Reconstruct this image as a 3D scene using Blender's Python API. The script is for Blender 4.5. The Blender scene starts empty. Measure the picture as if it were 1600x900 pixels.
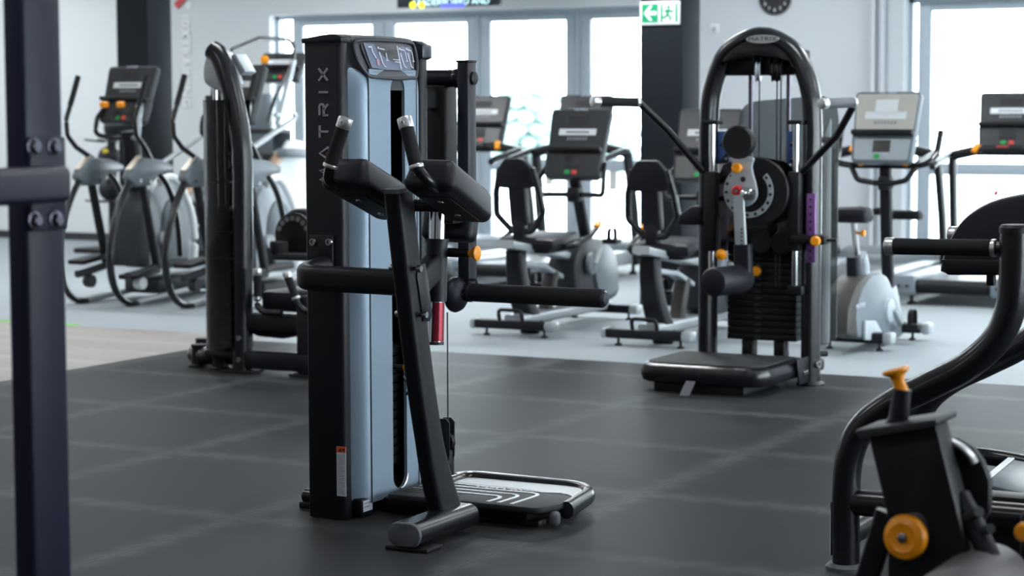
import bpy, bmesh, math, random
from mathutils import Vector, Matrix, Euler
random.seed(7)
SC = bpy.context.scene
COL = SC.collection
PI = math.pi
V = Vector

# ------------------------------------------------------------------ camera model (metres; room axes)
F_PX, EYE = 3300.0, 1.40
YAW, PITCH, ROLL = math.radians(27.8), math.atan(280 / F_PX), math.radians(-0.17)
_c, _s = math.cos(YAW), math.sin(YAW)
FW = V((-_s * math.cos(PITCH), _c * math.cos(PITCH), -math.sin(PITCH)))
_r0 = V((_c, _s, 0)); _u0 = _r0.cross(FW)
RT = math.cos(ROLL) * _r0 + math.sin(ROLL) * _u0
UP = -math.sin(ROLL) * _r0 + math.cos(ROLL) * _u0
EYEP = V((0, 0, EYE))
def at(px, py, X=None, Y=None, Z=None):
    """point of the room plane X=, Y= or Z= that was surveyed at picture position px, py"""
    d = FW + RT * ((px - 800) / F_PX) - UP * ((py - 450) / F_PX)
    t = X / d.x if X is not None else Y / d.y if Y is not None else (Z - EYE) / d.z
    return EYEP + d * t

# ------------------------------------------------------------------ materials
def lin(c):
    if isinstance(c, str):
        c = [int(c[i:i + 2], 16) / 255 for i in (0, 2, 4)]
    return tuple(((x / 12.92) if x <= 0.04045 else ((x + 0.055) / 1.055) ** 2.4) for x in c) + (1.0,)
def mat(name, col, rough=0.5, metal=0.0, var=0.06, scale=30, bump=0.0, bscale=400, spec=0.5, coat=0.0, emit=0.0):
    m = bpy.data.materials.new(name); m.use_nodes = True
    nt = m.node_tree; N = nt.nodes; L = nt.links
    b = N['Principled BSDF']
    tc = N.new('ShaderNodeTexCoord')
    nz = N.new('ShaderNodeTexNoise'); nz.inputs['Scale'].default_value = scale; nz.inputs['Detail'].default_value = 3
    L.new(tc.outputs['Object'], nz.inputs['Vector'])
    mx = N.new('ShaderNodeMix'); mx.data_type = 'RGBA'
    a = lin(col)
    mx.inputs['A'].default_value = tuple(x * (1 - var) for x in a[:3]) + (1,)
    mx.inputs['B'].default_value = tuple(min(1, x * (1 + var)) for x in a[:3]) + (1,)
    L.new(nz.outputs['Fac'], mx.inputs['Factor'])
    L.new(mx.outputs['Result'], b.inputs['Base Color'])
    b.inputs['Roughness'].default_value = rough
    b.inputs['Metallic'].default_value = metal
    b.inputs['Specular IOR Level'].default_value = spec
    b.inputs['Coat Weight'].default_value = coat
    if emit:
        L.new(mx.outputs['Result'], b.inputs['Emission Color']); b.inputs['Emission Strength'].default_value = emit
    if bump:
        n2 = N.new('ShaderNodeTexNoise'); n2.inputs['Scale'].default_value = bscale
        L.new(tc.outputs['Object'], n2.inputs['Vector'])
        bp = N.new('ShaderNodeBump'); bp.inputs['Strength'].default_value = bump; bp.inputs['Distance'].default_value = 0.002
        L.new(n2.outputs['Fac'], bp.inputs['Height']); L.new(bp.outputs['Normal'], b.inputs['Normal'])
    return m
def clear_mat(name, tint, gloss=0.12, rough=0.05, body=None, bodyfac=0.0):
    """thin sheet of tinted acrylic or glass"""
    m = bpy.data.materials.new(name); m.use_nodes = True
    nt = m.node_tree; N = nt.nodes; L = nt.links
    N.remove(N['Principled BSDF']); out = N['Material Output']
    t = N.new('ShaderNodeBsdfTransparent'); t.inputs['Color'].default_value = tuple(tint) + (1,)
    src = t.outputs[0]
    if body:
        d = N.new('ShaderNodeBsdfDiffuse'); d.inputs['Color'].default_value = lin(body)
        mm = N.new('ShaderNodeMixShader'); mm.inputs[0].default_value = bodyfac
        L.new(src, mm.inputs[1]); L.new(d.outputs[0], mm.inputs[2]); src = mm.outputs[0]
    g = N.new('ShaderNodeBsdfGlossy'); g.inputs['Roughness'].default_value = rough
    fr = N.new('ShaderNodeFresnel'); fr.inputs['IOR'].default_value = 1.45
    mu = N.new('ShaderNodeMath'); mu.operation = 'MULTIPLY'; mu.inputs[1].default_value = gloss / 0.12
    L.new(fr.outputs[0], mu.inputs[0])
    ms = N.new('ShaderNodeMixShader'); L.new(mu.outputs[0], ms.inputs[0])
    L.new(src, ms.inputs[1]); L.new(g.outputs[0], ms.inputs[2]); L.new(ms.outputs[0], out.inputs['Surface'])
    return m

M = {}
M['black'] = mat('black_powder_coat', '14151c', 0.42, 0.0, bump=0.15, bscale=900, spec=0.28)
M['blackm'] = mat('matte_black_steel', '111216', 0.5, bump=0.1, bscale=900, spec=0.28)
M['satin'] = mat('satin_black_tube', '121318', 0.27, spec=0.42)
M['plastic'] = mat('black_plastic', '17181b', 0.5, spec=0.28)
M['vinyl'] = mat('black_vinyl', '15161f', 0.46, bump=0.25, bscale=500, spec=0.28)
M['foam'] = mat('black_foam_grip', '1b1c1f', 0.8, bump=0.3, bscale=700, spec=0.28)
M['racknavy'] = mat('navy_painted_steel', '1e1f36', 0.40, bump=0.12, bscale=900, spec=0.25)
M['darkrod'] = mat('dark_steel_rod', '6a6672', .35, .8)
M['navy'] = mat('navy_black_powder_coat', '191a25', 0.42, bump=0.12, bscale=900, spec=0.28)
M['shroud'] = mat('blue_grey_shroud', '7c8d9d', 0.42, 0.35, var=0.03, bump=0.06, bscale=1200)
M['shrouddk'] = mat('dark_blue_shell', '23272f', 0.35, 0.2)
M['cover'] = mat('graphite_cover', '2f3138', 0.5, bump=0.12, bscale=800)
M['chrome'] = mat('chrome', 'd8dadd', 0.08, 1.0, var=0.02)
M['alu'] = mat('brushed_aluminium', 'c9c9ca', 0.32, 0.9, var=0.04)
M['silver'] = mat('silver_paint', 'a9afb3', 0.35, 0.35)
M['bolt'] = mat('steel_bolt', '9a9a9e', 0.25, 1.0)
M['orange'] = mat('orange_plastic', 'ff9c06', 0.38)
M['red'] = mat('red_plastic', 'c02028', 0.4)
M['redstrip'] = mat('red_scale_tube', '8c2234', 0.25, 0.5)
M['purple'] = mat('purple_anodised_plate', '8a5a9e', 0.32, 0.6)
M['greycap'] = mat('grey_rubber_cap', '4c4e54', 0.55)
M['lightgrey'] = mat('light_grey_plastic', 'a3abb1', 0.4)
M['midgrey'] = mat('mid_grey_plastic', '666f76', 0.38)
M['darkgrey'] = mat('dark_grey_plastic', '303337', 0.45, spec=0.35)
M['browngrey'] = mat('brown_grey_plastic', '383634', 0.42)
M['white'] = mat('white_plastic', 'e4e8ea', 0.4)
M['paper'] = mat('label_paper', 'c8cbd8', 0.6)
M['inkgrey'] = mat('grey_print', '8d9099', 0.6)
M['letter'] = mat('grey_letter_print', '8f929c', 0.5)
M['labelorange'] = mat('label_orange', 'd9541c', 0.6)
M['placard'] = mat('blue_grey_placard', '5b6479', 0.5, spec=0.3)
M['line'] = mat('white_print', 'c8ccd8', 0.6)
M['ink'] = mat('black_print', '1a1b20', 0.5)
M['blueplate'] = mat('blue_instruction_print', '3f5f9c', 0.4)
M['screen'] = mat('dark_glossy_screen', '3a3b3c', 0.3, spec=0.3)
M['screenglare'] = mat('pale_glare_screen', 'c6c1b7', 0.16, coat=0.4)  # beige reflection painted into the screen's base colour
M['green'] = mat('green_key', '12a24e', 0.4)
M['redkey'] = mat('red_key', 'e0463c', 0.4)
M['signgreen'] = mat('sign_green', '0f8a5c', 0.4)
M['stripe'] = mat('silver_grip_stripe', 'b9bdc2', 0.35, 0.6)
M['plate'] = mat('grey_tread_plate', 'c4c8cc', 0.45, 0.3)
M['grip'] = mat('black_grip_mat', '1a1b1d', 0.62, bump=0.4, bscale=900)
M['belt'] = mat('treadmill_belt', '46494c', 0.35)
M['frame'] = mat('blue_grey_window_frame', 'a5b0b9', 0.45)
M['wall'] = mat('pale_grey_wall', 'd0d4d6', 0.75, var=0.02, scale=3)
M['wallb'] = mat('grey_painted_wall', 'c2c7cc', 0.75, var=0.02, scale=3)
M['ceil'] = mat('white_ceiling', 'd8dadb', 0.8)
M['column'] = mat('charcoal_painted_column', '1b1f24', 0.7, var=0.03, spec=0.1)
M['reveal'] = mat('white_window_reveal', 'e2e7ea', 0.7)
M['letterwhite'] = mat('bright_white_letters', 'fbfcfc', 0.5)
M['tape'] = mat('green_floor_tape', '5fae2e', 0.6)
M['yellow'] = mat('yellow_print', 'd8c11a', 0.5)
M['smoke'] = clear_mat('smoked_acrylic', (0.20, 0.18, 0.19), 0.14)
M['smokegrey'] = clear_mat('grey_acrylic_panel', (0.52, 0.55, 0.56), 0.10, 0.2, '7e8586', 0.35)
M['smokedark'] = clear_mat('dark_smoked_shroud', (0.05, 0.05, 0.055), 0.10, 0.06, '08090b', 0.35)
M['glass'] = clear_mat('window_glass', (0.97, 0.99, 0.99), 0.12, 0.0)
M['clearside'] = clear_mat('clear_side_panel', (0.74, 0.77, 0.79), 0.12, 0.1, '6a7072', 0.10)
M['clearplastic'] = clear_mat('clear_plastic', (0.85, 0.85, 0.87), 0.2, 0.1, 'b8b8bc', 0.2)

# rubber mat: speckled black tiles with dusty, interlocking seams
def rubber():
    m = bpy.data.materials.new('rubber_tile_mat'); m.use_nodes = True
    nt = m.node_tree; N = nt.nodes; L = nt.links; b = N['Principled BSDF']
    tc = N.new('ShaderNodeTexCoord')
    sp = N.new('ShaderNodeSeparateXYZ'); L.new(tc.outputs['Object'], sp.inputs[0])
    def math_(op, a, bb=None, c=None):
        n = N.new('ShaderNodeMath'); n.operation = op
        for i, v in enumerate((a, bb, c)):
            if v is None: continue
            if isinstance(v, (int, float)): n.inputs[i].default_value = v
            else: L.new(v, n.inputs[i])
        return n.outputs[0]
    def seam(coord, other, off, per):
        tooth = math_('MULTIPLY', math_('SIGN', math_('SINE', math_('MULTIPLY', other, 2 * PI / 0.17))), 0.012)
        x = math_('ADD', math_('ADD', coord, -off), tooth)
        fr = math_('ABSOLUTE', math_('SUBTRACT', math_('FRACT', math_('ADD', math_('DIVIDE', x, per), 0.5)), 0.5))
        dist = math_('MULTIPLY', fr, per)
        return dist
    dx = seam(sp.outputs['X'], sp.outputs['Y'], -3.12, 1.045)
    dy = seam(sp.outputs['Y'], sp.outputs['X'], 6.25, 1.03)
    d = math_('MINIMUM', dx, dy)
    def ramp(lo, hi):
        r = N.new('ShaderNodeMapRange'); r.inputs['From Min'].default_value = lo; r.inputs['From Max'].default_value = hi
        r.inputs['To Min'].default_value = 1; r.inputs['To Max'].default_value = 0; L.new(d, r.inputs['Value']); return r.outputs[0]
    line = ramp(0.001, 0.004); dust = ramp(0.0, 0.10)
    nz = N.new('ShaderNodeTexNoise'); nz.inputs['Scale'].default_value = 2.2; nz.inputs['Detail'].default_value = 4; L.new(tc.outputs['Object'], nz.inputs['Vector'])
    nf = N.new('ShaderNodeTexNoise'); nf.inputs['Scale'].default_value = 260; nf.inputs['Detail'].default_value = 2; L.new(tc.outputs['Object'], nf.inputs['Vector'])
    base = N.new('ShaderNodeMix'); base.data_type = 'RGBA'
    base.inputs['A'].default_value = lin('28292b'); base.inputs['B'].default_value = lin('3e3f41'); L.new(nf.outputs['Fac'], base.inputs['Factor'])
    m2 = N.new('ShaderNodeMix'); m2.data_type = 'RGBA'; L.new(base.outputs['Result'], m2.inputs['A']); m2.inputs['B'].default_value = lin('6c6f71')
    df = math_('MULTIPLY', math_('MULTIPLY', math_('POWER', dust, 1.6), math_('POWER', nz.outputs['Fac'], 1.3)), 0.75)
    L.new(df, m2.inputs['Factor'])
    m3 = N.new('ShaderNodeMix'); m3.data_type = 'RGBA'; L.new(m2.outputs['Result'], m3.inputs['A']); m3.inputs['B'].default_value = lin('1c1d1f')
    L.new(math_('MULTIPLY', line, 0.6), m3.inputs['Factor'])
    L.new(m3.outputs['Result'], b.inputs['Base Color'])
    b.inputs['Roughness'].default_value = 0.45; b.inputs['Specular IOR Level'].default_value = 0.028
    bp = N.new('ShaderNodeBump'); bp.inputs['Strength'].default_value = 0.35; bp.inputs['Distance'].default_value = 0.003
    L.new(nf.outputs['Fac'], bp.inputs['Height']); L.new(bp.outputs['Normal'], b.inputs['Normal'])
    return m
M['rubber'] = rubber()
M['carpet'] = mat('grey_carpet', '8f979c', 0.7, var=0.35, scale=160, bump=0.5, bscale=500, spec=0.4)
def wood():
    m = bpy.data.materials.new('pale_wood_planks'); m.use_nodes = True
    nt = m.node_tree; N = nt.nodes; L = nt.links; b = N['Principled BSDF']
    tc = N.new('ShaderNodeTexCoord')
    br = N.new('ShaderNodeTexBrick'); L.new(tc.outputs['Object'], br.inputs['Vector'])
    br.inputs['Color1'].default_value = lin('a39c95'); br.inputs['Color2'].default_value = lin('8f8882'); br.inputs['Mortar'].default_value = lin('7d7671')
    br.inputs['Scale'].default_value = 1; br.inputs['Brick Width'].default_value = 1.2; br.inputs['Row Height'].default_value = 0.16; br.inputs['Mortar Size'].default_value = 0.003
    mp = N.new('ShaderNodeMapping'); mp.inputs['Scale'].default_value = (1.5, 25, 1); L.new(tc.outputs['Object'], mp.inputs['Vector'])
    nz = N.new('ShaderNodeTexNoise'); nz.inputs['Scale'].default_value = 2; L.new(mp.outputs[0], nz.inputs['Vector'])
    mx = N.new('ShaderNodeMix'); mx.data_type = 'RGBA'; mx.blend_type = 'MULTIPLY'; mx.inputs['Factor'].default_value = 0.35
    L.new(br.outputs['Color'], mx.inputs['A']); L.new(nz.outputs['Color'], mx.inputs['B'])
    L.new(mx.outputs['Result'], b.inputs['Base Color']); b.inputs['Roughness'].default_value = 0.5
    return m
M['wood'] = wood()

# ------------------------------------------------------------------ geometry helpers
def fillet(pts, r, n=6):
    pts = [V(p) for p in pts]; out = [pts[0]]
    for i in range(1, len(pts) - 1):
        a, b, c = pts[i - 1], pts[i], pts[i + 1]
        u = (a - b); w = (c - b); lu, lw = u.length, w.length; u.normalize(); w.normalize()
        ang = u.angle(w)
        if ang > PI - 0.02: out.append(b); continue
        d = min(r / math.tan(ang / 2), lu * 0.49, lw * 0.49)
        p0, p1 = b + u * d, b + w * d
        for k in range(n + 1):
            t = k / n
            out.append(p0 * (1 - t) ** 2 + b * 2 * t * (1 - t) + p1 * t * t)
    out.append(pts[-1]); return out
def spline(pts, n=6):
    pts = [V(p) for p in pts]; P = [pts[0] * 2 - pts[1]] + pts + [pts[-1] * 2 - pts[-2]]; out = []
    for i in range(1, len(P) - 2):
        for k in range(n):
            t = k / n
            out.append(0.5 * ((2 * P[i]) + (P[i + 1] - P[i - 1]) * t + (2 * P[i - 1] - 5 * P[i] + 4 * P[i + 1] - P[i + 2]) * t * t + (3 * P[i] - P[i - 1] - 3 * P[i + 1] + P[i + 2]) * t ** 3))
    out.append(pts[-1]); return out
def circ(r, n=12, r2=None):
    r2 = r if r2 is None else r2
    return [(r * math.cos(2 * PI * k / n), r2 * math.sin(2 * PI * k / n)) for k in range(n)]
def rrect(w, h, r, n=4):
    out = []
    for cx, cy, a0 in ((w / 2 - r, h / 2 - r, 0), (-w / 2 + r, h / 2 - r, PI / 2), (-w / 2 + r, -h / 2 + r, PI), (w / 2 - r, -h / 2 + r, 1.5 * PI)):
        for k in range(n + 1):
            a = a0 + PI / 2 * k / n
            out.append((cx + r * math.cos(a), cy + r * math.sin(a)))
    return out
def round_poly(pts, r, n=5):
    """round the corners of a closed 2D polygon"""
    out = []; m = len(pts)
    for i in range(m):
        a, b, c = V(pts[i - 1]), V(pts[i]), V(pts[(i + 1) % m])
        rr = r[i] if isinstance(r, (list, tuple)) else r
        u, w = a - b, c - b; lu, lw = u.length, w.length
        if rr <= 0 or lu < 1e-6 or lw < 1e-6: out.append(tuple(b)); continue
        u.normalize(); w.normalize(); ang = u.angle(w)
        if ang > PI - 0.03: out.append(tuple(b)); continue
        d = min(rr / math.tan(ang / 2), lu * 0.48, lw * 0.48)
        p0, p1 = b + u * d, b + w * d
        for k in range(n + 1):
            t = k / n; out.append(tuple(p0 * (1 - t) ** 2 + b * 2 * t * (1 - t) + p1 * t * t))
    return out

ORG = [Matrix.Identity(4)]
class B:
    def __init__(self): self.bm = bmesh.new()
    def _merge(self, bm2):
        me = bpy.data.meshes.new('t'); bm2.to_mesh(me); bm2.free(); self.bm.from_mesh(me); bpy.data.meshes.remove(me); return self
    def box(self, c, s, bev=0.0, rot=None, seg=2):
        b = bmesh.new(); bmesh.ops.create_cube(b, size=1.0)
        bmesh.ops.scale(b, vec=V(s), verts=b.verts)
        if bev: bmesh.ops.bevel(b, geom=list(b.edges), offset=min(bev, min(s) * 0.49), segments=seg, profile=0.5, affect='EDGES')
        if rot is not None: bmesh.ops.transform(b, matrix=rot.to_4x4(), verts=b.verts)
        bmesh.ops.translate(b, vec=V(c), verts=b.verts)
        return self._merge(b)
    def bb(self, x0, x1, y0, y1, z0, z1, bev=0.0, seg=2):
        return self.box(((x0 + x1) / 2, (y0 + y1) / 2, (z0 + z1) / 2), (abs(x1 - x0), abs(y1 - y0), abs(z1 - z0)), bev, seg=seg)
    def sweep(self, pts, prof, ref=(0, 0, 1), scale=None, closed=False, cap=True):
        bm = self.bm; pts = [V(p) for p in pts]; n = len(pts); ref = V(ref); rings = []
        for i, p in enumerate(pts):
            if closed: t = pts[(i + 1) % n] - pts[i - 1]
            else: t = (pts[min(i + 1, n - 1)] - pts[max(i - 1, 0)])
            t.normalize()
            a = ref - t * ref.dot(t)
            if a.length < 1e-4: a = V((1, 0, 0)) - t * t.x
            a.normalize(); b = t.cross(a)
            sc = scale[i] if scale else 1.0
            if not isinstance(sc, (tuple, list)): sc = (sc, sc)
            rings.append([bm.verts.new(p + a * (u * sc[0]) + b * (v * sc[1])) for u, v in prof])
        m = len(prof)
        for i in range(n if closed else n - 1):
            r0, r1 = rings[i], rings[(i + 1) % n]
            for k in range(m): bm.faces.new((r0[k], r0[(k + 1) % m], r1[(k + 1) % m], r1[k]))
        if cap and not closed:
            bm.faces.new(list(reversed(rings[0]))); bm.faces.new(rings[-1])
        return self
    def tube(self, pts, r, seg=12, ref=(0, 0, 1), r2=None, scale=None, closed=False):
        return self.sweep(pts, circ(r, seg, r2), ref, scale, closed)
    def cyl(self, a, b, r, seg=20, bev=0.0):
        a, b = V(a), V(b); t = (b - a).normalized(); ref = (0, 0, 1) if abs(t.z) < 0.9 else (1, 0, 0)
        if bev:
            L = (b - a).length; k = bev
            pts = [a, a + t * k * 0.3, a + t * k, b - t * k, b - t * k * 0.3, b]; sc = [1 - k / r, 1 - 0.3 * k / r, 1, 1, 1 - 0.3 * k / r, 1 - k / r]
            return self.sweep(pts, circ(r, seg), ref, sc)
        return self.sweep([a, b], circ(r, seg), ref)
    def lathe(self, prof, o, ax, seg=24):
        o = V(o); ax = V(ax).normalized(); ref = V((0, 0, 1)) if abs(ax.z) < 0.9 else V((1, 0, 0))
        a = (ref - ax * ref.dot(ax)).normalized(); b = ax.cross(a); rings = []
        for r, h in prof:
            r = max(r, 1e-4)
            rings.append([self.bm.verts.new(o + ax * h + a * (r * math.cos(2 * PI * k / seg)) + b * (r * math.sin(2 * PI * k / seg))) for k in range(seg)])
        for i in range(len(rings) - 1):
            for k in range(seg): self.bm.faces.new((rings[i][k], rings[i][(k + 1) % seg], rings[i + 1][(k + 1) % seg], rings[i + 1][k]))
        self.bm.faces.new(list(reversed(rings[0]))); self.bm.faces.new(rings[-1]); return self
    def prism(self, pts3, vec, bev=0.0):
        """closed polygon of 3D points extruded along vec"""
        b = bmesh.new(); vs = [b.verts.new(V(p)) for p in pts3]; f = b.faces.new(vs)
        r = bmesh.ops.extrude_face_region(b, geom=[f]); nv = [e for e in r['geom'] if isinstance(e, bmesh.types.BMVert)]
        bmesh.ops.translate(b, vec=V(vec), verts=nv)
        bmesh.ops.recalc_face_normals(b, faces=b.faces)
        if bev:
            es = [e for e in b.edges if len(e.link_faces) == 2 and e.link_faces[0].normal.angle(e.link_faces[1].normal, 0) > 0.9]
            bmesh.ops.bevel(b, geom=es, offset=bev, segments=2, profile=0.5, affect='EDGES')
        return self._merge(b)
    def ell(self, c, r, rot=None, seg=20):
        b = bmesh.new(); bmesh.ops.create_uvsphere(b, u_segments=seg, v_segments=seg // 2, radius=1.0)
        bmesh.ops.scale(b, vec=V(r), verts=b.verts)
        if rot is not None: bmesh.ops.transform(b, matrix=rot.to_4x4(), verts=b.verts)
        bmesh.ops.translate(b, vec=V(c), verts=b.verts); return self._merge(b)
    def grid(self, rows):
        vs = [[self.bm.verts.new(V(p)) for p in r] for r in rows]
        for i in range(len(vs) - 1):
            for k in range(len(vs[0]) - 1): self.bm.faces.new((vs[i][k], vs[i][k + 1], vs[i + 1][k + 1], vs[i + 1][k]))
        return self
    def ribbon(self, pts, w, nrm, h=0.0015):
        """flat printed stroke: width w, lying in the plane with normal nrm"""
        return self.sweep(pts, [(h, w / 2), (h, -w / 2), (-h, -w / 2), (-h, w / 2)], nrm)
    def build(self, name, m, parent=None, sharp=35, kind=None, label=None, xf=None):
        bm = self.bm
        if xf is not None: bmesh.ops.transform(bm, matrix=xf, verts=bm.verts)
        bmesh.ops.recalc_face_normals(bm, faces=bm.faces)
        me = bpy.data.meshes.new(name); o = bpy.data.objects.new(name, me); COL.objects.link(o)
        if parent is None:
            lo = V([min(v.co[i] for v in bm.verts) for i in range(3)]); hi = V([max(v.co[i] for v in bm.verts) for i in range(3)])
            org = V(((lo.x + hi.x) / 2, (lo.y + hi.y) / 2, lo.z))
            bmesh.ops.translate(bm, vec=-org, verts=bm.verts); o.location = org
        else:
            bmesh.ops.transform(bm, matrix=ORG[0], verts=bm.verts); o.parent = parent
        for f in bm.faces: f.smooth = True
        for e in bm.edges:
            if len(e.link_faces) == 2 and e.calc_face_angle(0) > math.radians(sharp): e.smooth = False
        bm.to_mesh(me); bm.free(); me.materials.append(m if not isinstance(m, str) else M[m])
        if kind: o['kind'] = kind
        if label: o['label'] = label
        return o
def thing(name, label, cat, loc=(0, 0, 0), group=None, local=False):
    o = bpy.data.objects.new(name, None); COL.objects.link(o); o.location = loc; o.empty_display_size = 0.1
    o['label'] = label; o['category'] = cat
    if group: o['group'] = group
    ORG[0] = Matrix.Identity(4) if local else Matrix.Translation(-V(loc))
    return o
def tag(o, label, cat, group=None):
    o['label'] = label; o['category'] = cat
    if group: o['group'] = group
    return o
def copy_thing(src, loc, label, skip=()):
    r = src.copy(); COL.objects.link(r); r.location = loc; r['label'] = label
    def rec(s, d):
        for ch in list(s.children):
            c = ch.copy(); COL.objects.link(c); c.parent = d; rec(ch, c)
    rec(src, r); return r
def text(body, size, mtx, m, name, parent, extr=0.001, align='CENTER', sx=1.0, space=1.0):
    cu = bpy.data.curves.new('txt', 'FONT'); cu.body = body; cu.size = size; cu.extrude = extr
    cu.align_x = align; cu.align_y = 'CENTER'; cu.space_character = space; cu.resolution_u = 3
    ob = bpy.data.objects.new('txt', cu); COL.objects.link(ob)
    dg = bpy.context.evaluated_depsgraph_get(); me = bpy.data.meshes.new_from_object(ob.evaluated_get(dg))
    bpy.data.objects.remove(ob); bpy.data.curves.remove(cu)
    me.transform(ORG[0] @ mtx @ Matrix.Diagonal((sx, 1, 1, 1)) if parent else mtx @ Matrix.Diagonal((sx, 1, 1, 1))); me.name = name; me.materials.clear(); me.materials.append(M[m])
    o = bpy.data.objects.new(name, me); COL.objects.link(o); o.parent = parent; return o
def frame(o, x, y):
    """matrix with origin o, text-right along x, text-up along y"""
    x = V(x).normalized(); y = V(y); y = (y - x * y.dot(x)).normalized(); z = x.cross(y)
    return Matrix(((x.x, y.x, z.x, o[0]), (x.y, y.y, z.y, o[1]), (x.z, y.z, z.z, o[2]), (0, 0, 0, 1)))
def bolt(parent, p, ax, r=0.011, h=0.008, name='bolt'):
    p = V(p); ax = V(ax).normalized()
    return B().lathe([(r, 0), (r, h * 0.6), (r * 0.85, h), (r * 0.5, h), (r * 0.45, h * 0.4), (0, h * 0.4)], p, ax, 12).build(name, 'bolt', parent)
GLYPH = {  # stroke letters in a 1 x 1 cell
    'M': [[(0, 0), (0.12, 1), (0.5, 0.1), (0.88, 1), (1, 0)]],
    'A': [[(0, 0), (0.5, 1), (1, 0)]],
    'T': [[(0, 0.95), (1, 0.95)], [(0.5, 0.95), (0.5, 0)]],
    'R': [[(0.05, 0), (0.05, 0.6)], [(0.05, 0.95), (0.8, 0.95), (0.95, 0.82), (0.95, 0.6), (0.8, 0.48), (0.05, 0.48)], [(0.5, 0.48), (0.95, 0)]],
    'I': [[(0.5, 0), (0.5, 1)]],
    'X': [[(0, 0), (1, 1)], [(0, 1), (1, 0)]]}
def stroke_word(word, o, x, y, h, w, gap, th, m, name, parent):
    """lettering drawn as flat strokes; x = reading direction, y = letter up"""
    o, x, y = V(o), V(x).normalized(), V(y).normalized(); n = x.cross(y); b = B(); pos = 0.0
    for ch in word:
        cw = w if ch != 'I' else w * 0.3
        for st in GLYPH[ch]:
            b.ribbon([o + x * (pos + (px if ch != 'I' else 0.5) * cw) + y * (py * h) for px, py in st], th, n)
        pos += cw + gap
    return b.build(name, m, parent)

# ------------------------------------------------------------------ the room
X0, X1, Y0, Y1, HC = -17.0, 3.2, -3.0, 18.0, 3.3
WTR = 2.36
def struct(b, name, m): return b.build(name, m, None, kind='structure')
struct(B().bb(X0 - .2, X1 + .2, Y0 - .2, Y1 + .3, -0.10, 0.0), 'floor', 'carpet')
struct(B().bb(-7.37, X1, Y0, 10.5, 0.0, 0.008), 'floor_rubber_mat', 'rubber')
struct(B().bb(X0, -7.375, Y0, 10.75, 0.0, 0.004), 'floor_wood', 'wood')
struct(B().bb(*(at(100, 508, Z=0).x - 0.6, at(122, 508, Z=0).x, 10.76, 10.86, 0.0, 0.003)), 'trim_1', 'tape')
struct(B().bb(X0 - .2, X1 + .2, Y0 - .2, Y1 + .3, HC, HC + 0.1), 'ceiling', 'ceil')
struct(B().bb(X0 - .2, X0, Y0 - .2, Y1 + .3, 0, HC), 'wall_left', 'wall')
RW0, RW1 = 5.0, 17.0
struct(B().bb(X1, X1 + .2, Y0 - .2, RW0, 0, HC).bb(X1, X1 + .2, RW1, Y1 + .3, 0, HC).bb(X1, X1 + .2, RW0, RW1, WTR, HC).bb(X1, X1 + .2, RW0, RW1, 0, .10), 'wall_right', 'wall')
w3 = B()
for k in range(11):
    y = RW0 + (RW1 - RW0 - .08) * k / 10
    w3.bb(X1 + .06, X1 + .14, y, y + .08, .10, WTR)
w3.bb(X1 + .06, X1 + .14, RW0, RW1, .10, .18).bb(X1 + .06, X1 + .14, RW0, RW1, WTR - .08, WTR).bb(X1 + .07, X1 + .13, RW0, RW1, .83, .90)
w3 = struct(w3, 'window_3', 'frame')
ORG[0] = Matrix.Translation(-w3.location)
for k in range(10):
    y = RW0 + (RW1 - RW0 - .08) * k / 10
    B().bb(X1 + .098, X1 + .102, y + .07, y + (RW1 - RW0 - .08) / 10 + .01, .17, WTR - .07).build('glass_pane', 'glass', w3)
struct(B().bb(X0, X1, Y0 - .2, Y0, 0, HC), 'wall_front', 'wall')
# back wall with two wide glazed openings
WA0, WA1, WB0, WB1, WT = -12.28, -7.72, -5.62, -2.4, 2.36
bw = B()
bw.bb(X0, WA0, Y1, Y1 + .3, 0, HC).bb(WB1, X1, Y1, Y1 + .3, 0, HC)
bw.bb(WA0, WA1, Y1, Y1 + .3, WT, HC).bb(WB0, WB1, Y1, Y1 + .3, WT, HC)
struct(bw, 'wall_back', 'wall')
struct(B().bb(WA1, WB0, Y1 - 0.002, Y1 + .3, 0, HC), 'wall_back_pier', 'wallb')
struct(B().bb(X0, WA0, Y1 - .015, Y1, 0, 0.08), 'baseboard_left', 'darkgrey')
struct(B().bb(WA1, WB0, Y1 - .017, Y1 - .002, 0, 0.08), 'baseboard_back', 'darkgrey')
def glazing(n, x0, x1, panes):
    """fixed frame, sashes and glass panes of one opening"""
    YF = Y1 + 0.16
    root = B()
    root.bb(x0, x1, YF - .05, YF + .05, WT - 0.05, WT).bb(x0, x1, YF - .05, YF + .05, 0, 0.03)
    root.bb(x0, x0 + 0.05, YF - .05, YF + .05, 0, WT).bb(x1 - 0.05, x1, YF - .05, YF + .05, 0, WT)
    for (a, b) in panes[:-1]: root.bb(b, b + 0.03, YF - .045, YF + .05, 0, WT)
    fr = root.build('window_%d' % n, 'frame', None, kind='structure')
    ORG[0] = Matrix.Translation(-fr.location)
    for (a, b) in panes:
        s = B(); g0, g1 = a + 0.115, b - 0.115
        s.bb(a, g0, YF - .03, YF + .035, 0.03, WT - .05, 0.006).bb(g1, b, YF - .03, YF + .035, 0.03, WT - .05, 0.006)
        s.bb(g0, g1, YF - .03, YF + .035, WT - .12, WT - .05, 0.006).bb(g0, g1, YF - .03, YF + .035, 0.03, 0.14, 0.006)
        s.bb(g0, g1, YF - .03, YF + .035, 0.81, 0.915, 0.006)
        sash = s.build('sash', 'frame', fr)
        B().bb(g0 - .02, g1 + .02, YF - .004, YF + .004, 0.12, 0.82).build('glass_pane', 'glass', sash)
        B().bb(g0 - .02, g1 + .02, YF - .004, YF + .004, 0.90, WT - .10).build('glass_pane', 'glass', sash)
    return fr
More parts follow.
